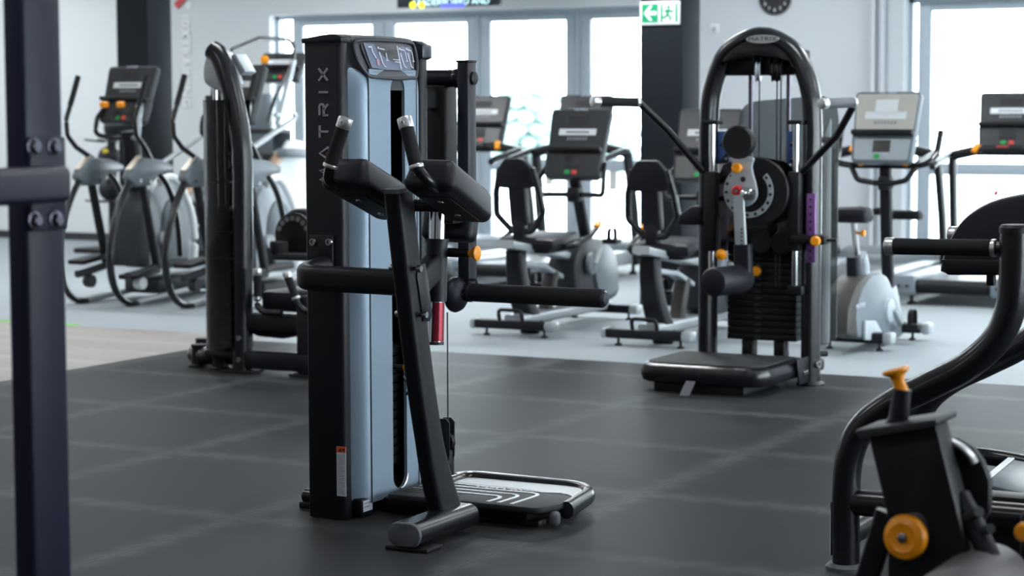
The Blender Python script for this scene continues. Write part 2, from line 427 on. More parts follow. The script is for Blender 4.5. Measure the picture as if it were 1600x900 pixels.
glazing(1, WA0, WA1, [(-12.08, -11.02), (-10.99, -9.94), (-9.91, -8.86), (-8.83, -7.75)])
glazing(2, WB0, WB1, [(-5.53, -4.47), (-4.44, -3.40), (-3.37, -2.45)])
for n, (xa, xb) in enumerate(((WA0, WA1), (WB0, WB1))):      # white reveals
    t = B(); t.bb(xa - .001, xa + .012, Y1, Y1 + .12, 0, WT).bb(xb - .012, xb + .001, Y1, Y1 + .12, 0, WT).bb(xa, xb, Y1, Y1 + .12, WT - .012, WT + .001)
    struct(t, 'trim_%d' % (n + 2), 'reveal')
# columns
CX0, CX1 = at(1000, 300, Y=13.75).x, at(1065, 300, Y=13.75).x
struct(B().bb(CX0, CX1, 13.75, 13.75 + (CX1 - CX0), 0, HC, 0.004), 'column_near', 'column')
LY = 15.6
LX0, LX1 = at(185, 200, Y=LY).x, at(233, 200, Y=LY).x
struct(B().bb(LX0, LX1, LY, LY + 0.36, 0, HC, 0.004), 'column_far', 'column')
# outside: pale yard
struct(B().bb(-60, 40, -20, 90, -0.35, -0.30), 'ground_outside', mat('pale_snowy_ground', 'e9edee', 0.9))
M['leaf'] = mat('grey_green_foliage', '7b8e89', 0.8, var=.3, scale=4); M['bark'] = mat('grey_bark', '4a4642', 0.9)
def tree(px, Y, hgt, wid, conifer, label):
    p = at(px, 250, Y=Y)
    t = thing('tree', label, 'tree', (p.x, Y, -.3), 'trees outside the windows')
    B().tube([(p.x, Y, -.3), (p.x, Y, hgt * .5)], .10, 10).build('trunk', 'bark', t)
    f = B(); rnd = random.Random(int(px))
    if conifer:
        n = 13
        for k in range(n):
            u = k / (n - 1); z = hgt * (.12 + .86 * u); r = wid * (1 - u) ** .9 + .06
            for j in range(7):
                a = j * 2 * PI / 7 + k * 1.3; rr = r * rnd.uniform(.7, 1.1)
                f.ell((p.x + rr * .5 * math.cos(a), Y + rr * .5 * math.sin(a), z - rr * .12), (rr * .55, .10 + rr * .12, .06 + rr * .10), Matrix.Rotation(a, 3, 'Z') @ Matrix.Rotation(.3, 3, 'Y'), 8)
    else:
        for k in range(60):
            a = rnd.uniform(0, 2 * PI); h_ = rnd.uniform(.15, 1); r = wid * math.sqrt(max(.05, 1 - (2 * h_ - 1.1) ** 2)) * rnd.uniform(.2, 1)
            q_ = rnd.uniform(.12, .30) * wid * .6
            f.ell((p.x + r * math.cos(a), Y + r * math.sin(a), hgt * h_), (q_, q_, q_ * .7), None, 8)
    f.build('foliage', 'leaf', t)
tree(822, 36, 3.3, .9, True, 'slender pale conifer outside the third window pane, its tip highest')
tree(787, 44, 1.5, 1.3, False, 'low pale bush outside, left of the slender conifer')
tree(858, 42, 1.7, 1.1, False, 'low pale bush outside, right of the slender conifer')
tree(958, 40, .9, 1.2, False, 'low pale bush outside the pane beside the dark column')
tree(690, 40, 1.6, 1.0, False, 'pale bush outside the pane behind the glute machine swing arm')

# ------------------------------------------------------------------ things on walls and columns
# exit sign on the near column
YS = 13.75
a, b_ = at(1001, 3, Y=YS), at(1063, 38, Y=YS)
ex = thing('exit_sign', 'green and white emergency exit sign with arrow and running figure on the dark column', 'sign', ((a.x + b_.x) / 2, YS, b_.z))
B().bb(a.x, b_.x, YS - .012, YS - .001, b_.z, a.z, 0.003).build('sign_board', 'white', ex)
w = b_.x - a.x; h = a.z - b_.z
def ex_pt(u, v, d=0.0125): return V((a.x + u * w, YS - d, b_.z + v * h))
B().prism([ex_pt(.05, .1), ex_pt(.46, .1), ex_pt(.46, .9), ex_pt(.05, .9)], (0, -.001, 0)).build('arrow_panel', 'signgreen', ex)
B().prism([ex_pt(*p, .0137) for p in ((.10, .5), (.25, .82), (.25 + .07, .82), (.22, .58), (.42, .58), (.42, .42), (.22, .42), (.32, .18), (.25, .18))], (0, -.001, 0)).build('arrow', 'white', ex)
B().prism([ex_pt(.52, .1), ex_pt(.95, .1), ex_pt(.95, .9), ex_pt(.52, .9)], (0, -.001, 0)).build('figure_panel', 'signgreen', ex)
B().prism([ex_pt(.58, .1, .0137), ex_pt(.89, .1, .0137), ex_pt(.89, .9, .0137), ex_pt(.58, .9, .0137)], (0, -.0005, 0)).build('doorway', 'white', ex)
rf = B(); NY = (0, -1, 0)
for st in ([(.72, .62), (.70, .42), (.62, .30), (.56, .32)], [(.70, .42), (.78, .30), (.76, .16)], [(.73, .62), (.66, .56), (.62, .62)], [(.73, .62), (.80, .54), (.85, .60)]):
    rf.ribbon([ex_pt(u, v, .0155) for u, v in st], 0.016, NY)
rf.lathe([(0.012, 0), (0.012, 0.001)], ex_pt(.725, .75, .0155), NY, 12)
rf.build('running_figure', 'signgreen', ex)
# clock
ck = at(1212, -3, Y=Y1 - .002)
cl = thing('wall_clock', 'round black wall clock with white numerals on the grey wall', 'clock', (ck.x, Y1 - .002, ck.z - 0.152))
B().lathe([(0.150, 0), (0.152, .02), (0.146, .032), (0.136, .032), (0.134, .022), (0, .022)], ck, NY, 40).build('case', 'ink', cl)
for k in range(1, 13):
    an = PI / 2 - k * PI / 6
    text(str(k), 0.045, frame(ck + V((0.108 * math.cos(an), -.0235, 0.108 * math.sin(an))), (1, 0, 0), (0, 0, 1)), 'white', 'numeral', cl)
B().ribbon([ck + V((0, -.026, 0)), ck + V((.05, -.026, .03))], .009, NY).build('hour_hand', 'white', cl)
B().ribbon([ck + V((0, -.027, 0)), ck + V((-.03, -.027, .085))], .006, NY).build('minute_hand', 'white', cl)
# light switch
sw = at(1117, 45, Y=Y1 - .002)
so = thing('wall_switch', 'small white square wall thermostat on the grey wall left of the clock', 'switch', (sw.x, Y1 - .002, sw.z - .04))
B().bb(sw.x - .042, sw.x + .042, Y1 - .017, Y1 - .002, sw.z - .042, sw.z + .042, .004).build('face_plate', 'white', so)
B().bb(sw.x - .022, sw.x + .022, Y1 - .022, Y1 - .015, sw.z - .025, sw.z + .02, .003).build('rocker', 'lightgrey', so)
# heating pipes
for px, lab in ((1362, 'grey vertical wall pipe, the left one of the pair beside the right window'), (1377, 'grey vertical wall pipe, the right one of the pair, nearest the right window')):
    p = at(px, 200, Y=Y1 - .05)
    t = thing('heating_pipe', lab, 'pipe', (p.x, Y1 - .05, 0), 'heating pipes')
    B().cyl((p.x, Y1 - .05, 0), (p.x, Y1 - .05, HC), .024).build('pipe', 'wallb', t)
    B().cyl((p.x, Y1 - .05, 1.16), (p.x, Y1 - .05, 1.24), .036, bev=.006).build('coupling', 'wallb', t)
# television hanging over the windows
YT = 17.0; a, b_ = at(620, 13, Y=YT), at(780, 12, Y=YT)
tv = thing('television', 'black flat television hanging from the ceiling before the windows', 'television', ((a.x + b_.x) / 2, YT, a.z))
TH = 0.62
B().bb(a.x, b_.x, YT, YT + .06, a.z, a.z + TH, .008).build('cabinet', 'ink', tv)
B().bb(a.x + .02, b_.x - .02, YT - .003, YT + .002, a.z + .025, a.z + TH - .02).build('screen', mat('tv_dark_picture', '0e1a22', 0.2, emit=0.4), tv)
def tvp(px, py): return at(px, py, Y=YT - .004)
emt = {n: mat('tv_' + n, c, 0.4, emit=e) for n, c, e in (('text', 'bfe9f0', 1.2), ('yellow', 'd8d020', 0.9), ('blue', '4a55d8', 1.0))}
p = tvp(705, 3); text('LEADERBOARD AND', 0.085, frame(p, (1, 0, 0), (0, 0, 1)), 'line', 'screen_text', tv).data.materials[0] = emt['text']
for px in (645, 659): B().lathe([(.034, 0), (.034, .002)], tvp(px, 8), NY, 14).build('screen_icon', emt['yellow'], tv)
p = tvp(708, 8); B().bb(p.x - .13, p.x + .12, YT - .006, YT - .003, p.z - .02, p.z + .02, .002).build('screen_bar', emt['blue'], tv)
B().cyl(((a.x + b_.x) / 2, YT + .1, a.z + TH * .5), ((a.x + b_.x) / 2, YT + .1, HC), .025).bb((a.x + b_.x) / 2 - .2, (a.x + b_.x) / 2 + .2, YT + .06, YT + .12, a.z + .2, a.z + .45).build('ceiling_bracket', 'black', tv)
# wall lettering, read from top to bottom
p0 = at(290, 20, Y=Y1 - .004)
tg = thing('wall_lettering', 'white raised vertical lettering with a red mark on the left wall', 'lettering', (p0.x, Y1 - .004, p0.z - 1.3))
text('10XTRAINING', 0.145, frame((p0.x, Y1 - .012, p0.z), (0, 0, -1), (1, 0, 0)), 'letterwhite', 'letters', tg, extr=.008, align='LEFT', sx=1.05, space=1.02)
q0, q1 = at(276, 10, Y=Y1 - .004), at(292, -8, Y=Y1 - .004)
B().ribbon([q0 + V((0, -.01, 0)), q1 + V((0, -.01, 0))], .07, NY, .006).build('red_mark', 'red', tg)
q = at(295, 8, Y=Y1 - .004); B().lathe([(.04, 0), (.04, .01)], q, NY, 16).build('white_dot', 'white', tg)
# window ornament
p = at(1556, 302, Y=Y1 + .14)
orn = thing('window_ornament', 'small red hanging bird ornament before the right window', 'ornament', (p.x, p.y, p.z - .04))
B().ell(p, (.022, .012, .03), Matrix.Rotation(.5, 3, 'Y')).ell(p + V((.014, 0, .035)), (.012, .01, .012)).build('body', 'red', orn)
B().cyl(p + V((.014, 0, .045)), (p.x + .014, p.y, 0.86), .0015, 6).build('hanging_cord', 'ink', orn)

# ------------------------------------------------------------------ shared: exercise console
def console(parent, o, tilt, glare=False, w=0.44, h=0.50, scr=None):  # the flag picks paler colours that stand in for a beige reflection
    """console in local axes: o = bottom centre of the face, tilted back, facing -Y"""
    R = Matrix.Translation(V(o)) @ Matrix.Rotation(-tilt, 4, 'X')
    z1 = h * 0.33
    def q(x, z, y=0.0): return (x, y, z)
    out = round_poly([(-w * .46, z1 + .01), (w * .46, z1 + .01), (w * .5, h), (-w * .5, h)], [.02, .02, .035, .035])
    hs = B().prism([q(x, z) for x, z in out], (0, .055, 0), .008)
    low = round_poly([(-w * .44, 0), (w * .44, 0), (w * .47, z1 + .02), (-w * .47, z1 + .02)], [.03, .03, .01, .01])
    hs.prism([q(x, z, -.012) for x, z in low], (0, .07, 0), .006)
    hs.box((0, .06, h * .45), (w * .6, .05, h * .6), .02)
    c = hs.build('console', 'darkgrey' if not glare else 'midgrey', parent, xf=R)
    ins = round_poly([(-w * .43, z1 + .055), (w * .43, z1 + .055), (w * .465, h - .018), (-w * .465, h - .018)], .02)
    B().prism([q(x, z, -.004) for x, z in ins], (0, .003, 0)).build('screen', scr or ('screenglare' if glare else 'screen'), c, xf=R)
    B().bb(-w * .46, w * .46, -.06, .005, z1 + .015, z1 + .045, .008).build('tray', 'plastic', c, xf=R)
    lo2 = round_poly([(-w * .40, .015), (w * .40, .015), (w * .42, z1 - .005), (-w * .42, z1 - .005)], .015)
    B().prism([q(x, z, -.016) for x, z in lo2], (0, .003, 0)).build('keypad', 'lightgrey' if glare else 'screen', c, xf=R)
    B().bb(-w * .13, w * .13, -.019, -.015, z1 * .42, z1 - .012, .002).build('key_display', 'browngrey' if glare else 'ink', c, xf=R)
    B().bb(-w * .10, -w * .02, -.021, -.015, .022, .05, .002).build('start_key', 'green', c, xf=R)
    B().bb(w * .02, w * .10, -.021, -.015, .022, .05, .002).build('stop_key', 'redkey' if not glare else 'lightgrey', c, xf=R)
    zc = h * .66
    st = B().bb(-w * .31, w * .31, -.006, -.003, zc - .022, zc + .022)
    if glare: st.bb(-w * .17, w * .17, -.006, -.003, zc, zc + .075)
    st.build('white_label', 'white', c, xf=R)
    if not glare: B().bb(-w * .19, w * .19, -.0075, -.0055, zc - .008, zc + .006).build('label_slot', 'inkgrey', c, xf=R)
    B().bb(-w * .17, w * .17, -.0055, -.0035, h * .76, h * .88).build('display', 'ink' if not glare else 'white', c, xf=R)
    for k in range(7): B().bb(-w * .16 + k * w * .05, -w * .13 + k * w * .05, -.0055, -.0035, zc - .055, zc - .035).build('small_key', 'inkgrey', c, xf=R)
    text('MATRIX', .022, R @ frame((0, -.006, h - .009), (1, 0, 0), (0, 0, 1)), 'line', 'console_print', c, sx=1.3)
    return c

# ------------------------------------------------------------------ treadmills (local axes: origin under the rear edge, belt runs to +Y)
def make_treadmill(label):
    t = thing('treadmill', label, 'treadmill', (0, 0, 0), 'treadmills facing the windows', local=True)
    d = B()
    d.bb(-.36, .36, .03, 1.60, .09, .165, .01)
    d.build('deck', 'darkgrey', t)
    B().bb(-.275, .275, .05, 1.52, .165, .185, .006).build('belt', 'belt', t)
    B().cyl((-.30, .03, .135), (.30, .03, .135), .05).build('rear_roller', 'blackm', t)
    for s in (-1, 1):
        B().bb(s * .28, s * .42, .10, 1.62, .10, .215, .02).build('side_rail', 'silver', t)
        e = B().bb(s * .27, s * .43, -.05, .12, .075, .215, .02).build('rear_end_cap', 'midgrey', t)
        for k in (-1, 1): B().lathe([(.011, 0), (.011, .004), (0, .004)], (s * .35 + k * .03, -.05, .14), (0, -1, 0), 10).build('screw', 'ink', e)
        B().cyl((s * .33, .10, 0.022), (s * .33, .10, .09), .014).lathe([(.035, 0), (.035, .012), (.018, .024)], (s * .33, .10, 0), (0, 0, 1), 14).build('levelling_foot', 'ink', t)
        B().cyl((s * .33, 1.75, 0.022), (s * .33, 1.75, .09), .014).lathe([(.035, 0), (.035, .012), (.018, .024)], (s * .33, 1.75, 0), (0, 0, 1), 14).build('levelling_foot', 'ink', t)
        B().sweep(fillet([(s * .44, 1.60, .10), (s * .44, 1.52, .55), (s * .425, 1.42, 1.03)], .2), rrect(.05, .11, .02), (1, 0, 0)).build('upright', 'blackm', t)
        hb = B().tube(fillet([(s * .43, 1.42, 1.02), (s * .43, 1.35, 1.05), (s * .42, .92, .98), (s * .42, .86, .96)], .06), .027).build('handrail', 'satin', t)
    hd = B()
    prof = spline([(1.46, .12), (1.47, .20), (1.55, .265), (1.75, .30), (1.92, .25), (1.98, .15), (1.97, .09)], 4)
    hd.prism([(-.40, p.x, p.y) for p in prof], (.80, 0, 0), .02)
    hd.build('motor_hood', 'midgrey', t)
    cb = B().sweep(fillet([(-.43, 1.42, 1.03), (-.25, 1.40, 1.07), (.25, 1.40, 1.07), (.43, 1.42, 1.03)], .15), rrect(.075, .13, .03), (0, 0, 1)).build('crossbar', 'plastic', t)
    B().tube(fillet([(-.2, 1.40, 1.05), (-.17, 1.27, 1.09), (.17, 1.27, 1.09), (.2, 1.40, 1.05)], .05), .02).build('front_grip', 'satin', t)
    B().bb(-.05, .05, 1.255, 1.29, 1.075, 1.11, .008).build('stop_clip', 'redkey', t)
    for s in (-1, 1):
        B().sweep([(s * .235, 1.32, 1.06), (s * .215, 1.36, 1.12)], rrect(.045, .03, .01), (1, 0, 0)).build('speed_paddle', 'orange', t)
    console(t, (0, 1.40, 1.095), math.radians(17), w=.50, h=.44)
    return t
tm = make_treadmill('treadmill at the right end of the row, before the right window')
tm.location = (-4.16, 14.55, 0)
copy_thing(tm, (-5.13, 14.55, 0), 'treadmill behind the upright bike, its console hidden by the bike console')
copy_thing(tm, (-7.76, 14.55, 0), 'treadmill behind the left recumbent bike console, next to the dark column')
copy_thing(tm, (-8.74, 14.55, 0), 'treadmill showing its console just right of the tall glute machine')

# ------------------------------------------------------------------ recumbent bikes
def make_recumbent(label):
    XC = -6.03
    t = thing('recumbent_bike', label, 'exercise bike', (XC, 11.48, 0), 'recumbent bikes')
    c_ = lambda px, py, dx=0.0: at(px, py, X=XC + dx)
    def stab(y, n0):
        s = B().bb(XC - .27, XC + .22, y - .045, y + .045, .045, .10, .012).build('stabilizer', 'black', t)
        B().bb(XC + .215, XC + .285, y - .05, y + .05, .04, .105, .02).build('end_cap', 'silver', s)
        B().bb(XC - .30, XC - .265, y - .05, y + .05, .04, .105, .02).build('end_cap', 'silver', s)
        for k in (-.2, .2): B().cyl((XC + k, y, .016), (XC + k, y, .05), .008).lathe([(.022, 0), (.022, .008), (.01, .016)], (XC + k, y, 0), (0, 0, 1), 12).build('levelling_foot', 'ink', s)
        return s
    stab(11.48, 0); stab(12.72, 1)
    B().tube(fillet([(XC - .10, 11.46, .10), (XC - .10, 11.44, .165), (XC + .06, 11.44, .165), (XC + .06, 11.46, .10)], .03), .012).build('lift_handle', 'black', t)
    B().sweep([(XC, 11.46, .10), (XC, 12.74, .10)], rrect(.07, .13, .02), (0, 0, 1)).build('base_rail', 'silver', t)
    B().sweep(spline([c_(806, 392), c_(808, 430), c_(816, 470), c_(832, 512)]), rrect(.105, .10, .02), (1, 0, 0), scale=[1 + .25 * k / 18 for k in range(19)]).build('seat_post', 'black', t)
    B().sweep([c_(862, 425), c_(855, 465), c_(850, 506)], rrect(.09, .07, .02), (1, 0, 0)).build('front_strut', 'browngrey', t)
    B().sweep([c_(790, 381), c_(800, 384), c_(905, 404)], rrect(.11, .05, .015), (1, 0, 0)).build('seat_rail', 'silver', t)
    B().sweep([c_(812, 412), c_(845, 416), c_(872, 432)], rrect(.08, .03, .008), (1, 0, 0)).build('rail_carriage', 'lightgrey', t)
    # seat
    sc_ = c_(835, 376)
    B().box((XC, sc_.y + .06, .575), (.40, .40, .075), .03, Matrix.Rotation(.08, 3, 'X')).build('seat_cushion', 'vinyl', t)
    B().box((XC, sc_.y + .05, .525), (.30, .30, .04), .01).build('seat_pan', 'plastic', t)
    yb = 11.62
    b2 = lambda px, py: at(px - 2, py, Y=yb)
    R = lambda z: yb - (z - .62) * .16
    def bk(px, py):
        p = b2(px, py); return V((p.x, R(p.z), p.z))
    pad = round_poly([tuple(bk(*q)) for q in ((780, 294), (787, 262), (797, 247), (826, 247), (838, 262), (845, 294))], .05)
    B().prism(pad, (0, .055, 0), .015).build('backrest', 'vinyl', t)
    lp = fillet([bk(*q) for q in ((787, 262), (779, 300), (777, 335), (800, 362), (830, 362), (850, 332), (846, 300), (838, 262))], .05)
    B().tube([p + V((0, .03, 0)) for p in lp], .02).build('backrest_frame', 'satin', t)
    p = bk(811, 320)
    B().box(p + V((0, .05, 0)), (.115, .07, .26), .012, Matrix.Rotation(.16, 3, 'X')).build('backrest_mount', 'black', t)
    B().bb(p.x - .04, p.x + .04, p.y + .03, p.y + .09, .56, .72, .01).build('backrest_post', 'black', t)
    B().bb(p.x - .05, p.x + .05, p.y - .01, p.y + .02, p.z + .115, p.z + .132, .004).build('mount_cap', 'lightgrey', t)
    for s in (-1, 1):
        h = B().tube(fillet([(XC + s * .10, sc_.y + .02, .53), (XC + s * .27, sc_.y + .02, .55), (XC + s * .29, sc_.y + .20, .60), (XC + s * .29, sc_.y + .33, .665)], .06), .018).build('side_handle', 'satin', t)
        B().box((XC + s * .29, sc_.y + .31, .672), (.04, .07, .025), .008, Matrix.Rotation(.45, 3, 'X')).build('resistance_button', 'orange', h)
    # drive housing
    side = spline([c_(*q) for q in ((880, 468), (876, 420), (884, 388), (900, 373), (922, 374), (938, 392), (946, 425), (944, 462), (900, 478), (880, 470))], 4)
    B().prism([p + V((-.10, 0, 0)) for p in side], (.20, 0, 0), .03).build('drive_housing', 'darkgrey', t)
    sd2 = spline([c_(*q) for q in ((912, 460), (906, 425), (912, 392), (926, 382), (938, 400), (942, 430), (938, 456), (912, 464))], 4)
    B().prism([p + V((.085, 0, 0)) for p in sd2], (.035, 0, 0), .012).build('side_cover', 'midgrey', t)
    ca = c_(925, 412, .13)
    B().lathe([(.075, 0), (.07, .02), (.03, .03), (0, .03)], V((XC + .12, ca.y, ca.z)), (1, 0, 0), 24).build('crank_disc', 'midgrey', t)
    for s, an in ((1, 1.0), (-1, 1.0 + PI)):
        e = V((XC + s * .16, ca.y + .17 * math.cos(an * 1), ca.z + .17 * math.sin(an)))
        B().sweep([(XC + s * .15, ca.y, ca.z), e], rrect(.035, .02, .006), (1, 0, 0)).build('crank_arm', 'silver', t)
        pd = B().box(e + V((s * .07, 0, 0)), (.10, .10, .03), .008).build('pedal', 'blackm', t)
        B().sweep(fillet([e + V((s * .07, -.05, 0)), e + V((s * .07, -.05, .085)), e + V((s * .07, .05, .085)), e + V((s * .07, .05, 0))], .05), rrect(.03, .005, .001), (1, 0, 0)).build('pedal_strap', 'plastic', pd)
    # mast, handlebar, console
    m0, m1 = c_(918, 385), c_(897, 270)
    B().sweep([m0, m0.lerp(m1, .5), m1], rrect(.075, .065, .02), (1, 0, 0)).build('console_mast', 'black', t)
    j = c_(899, 304)
    B().box(j, (.085, .10, .10), .02).build('mast_joint', 'plastic', t)
    for s in (-1, 1):
        B().tube(fillet([j, j + V((s * .17, -.03, 0)), j + V((s * .245, -.10, .0)), j + V((s * .235, -.07, .10)), j + V((s * .20, .02, .2))], .05), .0165).build('handlebar', 'satin', t)
    o = c_(897, 278)
    console(t, (XC, o.y - .05, o.z), math.radians(20), w=.43, h=.475)
    return t
r1 = make_recumbent('left recumbent bike, directly behind the roller pad of the glute machine')
copy_thing(r1, (-5.055, 11.32, 0), 'right recumbent bike, just left of the arched hip machine and before the dark column')

# ------------------------------------------------------------------ upright bike
XC = -3.92
ub = thing('upright_bike', 'grey upright exercise bike with black saddle, right of the arched hip machine', 'exercise bike', (XC, 11.73, 0))
c_ = lambda px, py, dx=0.0: at(px, py, X=XC + dx)
for y, xl, xr in ((11.72, -.22, .17), (12.36, -.22, .20)):
    s = B().bb(XC + xl, XC + xr, y - .045, y + .045, .045, .105, .012).build('stabilizer', 'black', ub)
    B().bb(XC + xr - .005, XC + xr + .06, y - .05, y + .05, .04, .11, .022).build('end_cap', 'silver', s)
    B().bb(XC + xl - .05, XC + xl + .005, y - .05, y + .05, .04, .11, .022).build('end_cap', 'silver', s)
    for k in (-.16, .14): B().cyl((XC + k, y, .016), (XC + k, y, .05), .008).lathe([(.022, 0), (.022, .008), (.01, .016)], (XC + k, y, 0), (0, 0, 1), 12).build('levelling_foot', 'ink', s)
B().tube(fillet([(XC - .19, 11.70, .10), (XC - .19, 11.68, .175), (XC - .04, 11.68, .175), (XC - .04, 11.70, .10)], .03), .012).build('lift_handle', 'black', ub)
B().sweep([(XC, 11.70, .10), (XC, 12.38, .10)], rrect(.07, .10, .02), (0, 0, 1)).build('base_rail', 'blackm', ub)
body = spline([c_(*q) for q in ((1318, 526), (1316, 490), (1325, 452), (1340, 430), (1362, 428), (1374, 448), (1386, 480), (1396, 512), (1384, 528), (1350, 532), (1320, 527))], 4)
B().prism([p + V((-.085, 0, 0)) for p in body], (.17, 0, 0), .025).build('drive_housing', 'midgrey', ub)
rear = [c_(*q) for q in ((1303, 522), (1306, 485), (1316, 452), (1330, 432), (1343, 430), (1330, 452), (1322, 490), (1322, 524))]
B().prism([p + V((-.08, 0, 0)) for p in spline(rear + rear[:1], 3)[:-1]], (.16, 0, 0), .015).build('rear_cover', 'browngrey', ub)
side = round_poly([tuple(c_(*q) + V((.086, 0, 0))) for q in ((1325, 500), (1342, 500), (1352, 518), (1372, 524), (1370, 532), (1325, 530))], .02)
B().prism(side, (.02, 0, 0), .006).build('lower_trim', 'lightgrey', ub)
text('MATRIX', .035, frame(c_(1345, 478, .0885), (0, 1, 0), (0, .1, 1)), 'line', 'side_lettering', ub, sx=1.3)
B().sweep([c_(1336, 444), c_(1334, 400)], rrect(.075, .085, .025), (1, 0, 0), scale=[1.15, 1]).build('seat_tube_sleeve', 'navy', ub)
B().sweep([c_(1349, 440), c_(1349, 415), c_(1345, 398)], rrect(.07, .07, .03), (1, 0, 0)).build('sleeve_shell', 'lightgrey', ub)
B().cyl(c_(1340, 405), c_(1333, 340), .0175).build('seat_post', 'alu', ub)
B().lathe([(.008, 0), (.008, .03), (.018, .032), (.018, .05), (0, .052)], c_(1338, 364, .015), (1, 0, 0), 14).build('seat_pin', 'orange', ub)
sd = c_(1333, 336)
sb = B().prism(round_poly([tuple(sd + V((x, y, -.04))) for x, y in ((-.125, -.14), (.125, -.14), (.13, -.02), (.045, .10), (.03, .17), (-.03, .17), (-.045, .10), (-.13, -.02))], .04), (0, 0, .085), .028).build('saddle', 'vinyl', ub)
B().sweep([c_(1389, 470), c_(1386, 380), c_(1384, 262)], rrect(.07, .06, .015), (1, 0, 0)).build('console_mast', 'black', ub)
B().sweep([c_(1392, 505), c_(1389, 470), c_(1388, 448)], rrect(.12, .13, .03), (1, 0, 0), scale=[1, .9, .7]).build('mast_shell', 'lightgrey', ub)
j = c_(1384, 286)
B().box(j, (.08, .10, .09), .02).build('mast_joint', 'plastic', ub)
B().tube(fillet([j + V((-.20, -.05, .10)), j + V((-.15, -.08, .02)), j + V((-.05, -.04, 0)), j + V((.05, -.04, 0)), j + V((.15, -.08, .02)), j + V((.20, -.05, .10))], .04), .017).build('lower_handlebar', 'satin', ub)
for s in (-1, 1):
    B().tube(fillet([j + V((0, .0, .105)), j + V((s * .20, -.03, .105)), j + V((s * .285, -.09, .12)), j + V((s * .305, .02, .18)), j + V((s * .31, .08, .31))], .06), .019).build('upper_handlebar', 'satin', ub)
    B().box(j + V((s * .12 + .0, -.05, .125)), (.07, .05, .03), .01, Matrix.Rotation(s * .3, 3, 'Y')).build('resistance_button', 'orange', ub)
p = c_(1395, 337)
B().bb(XC - .06, XC + .16, p.y + .02, p.y + .12, p.z - .025, p.z + .03, .015).build('accessory_tray', 'plastic', ub)
B().bb(XC - .14, XC - .06, p.y + .02, p.y + .12, p.z + .0, p.z + .045, .015).build('bottle_holder', 'plastic', ub)
cr = c_(1366, 484)
B().lathe([(.075, 0), (.07, .02), (.03, .03), (0, .03)], V((XC + .085, cr.y, cr.z)), (1, 0, 0), 24).build('crank_disc', 'lightgrey', ub)
for s, dy, dz in ((1, .11, -.10), (-1, -.11, .10)):
    e = V((XC + s * .13, cr.y + dy, cr.z + dz))
    B().sweep([(XC + s * .12, cr.y, cr.z), e], rrect(.035, .02, .006), (1, 0, 0)).build('crank_arm', 'silver', ub)
    pd = B().box(e + V((s * .07, 0, 0)), (.10, .10, .03), .008).build('pedal', 'blackm', ub)
    B().sweep(fillet([e + V((s * .07, -.05, 0)), e + V((s * .07, -.05, .10)), e + V((s * .07, .05, .10)), e + V((s * .07, .05, 0))], .05), rrect(.03, .005, .001), (1, 0, 0)).build('pedal_strap', 'plastic', pd)
o = c_(1380, 254)
console(ub, (XC, o.y - .05, o.z), math.radians(18), glare=True, w=.41, h=.445)

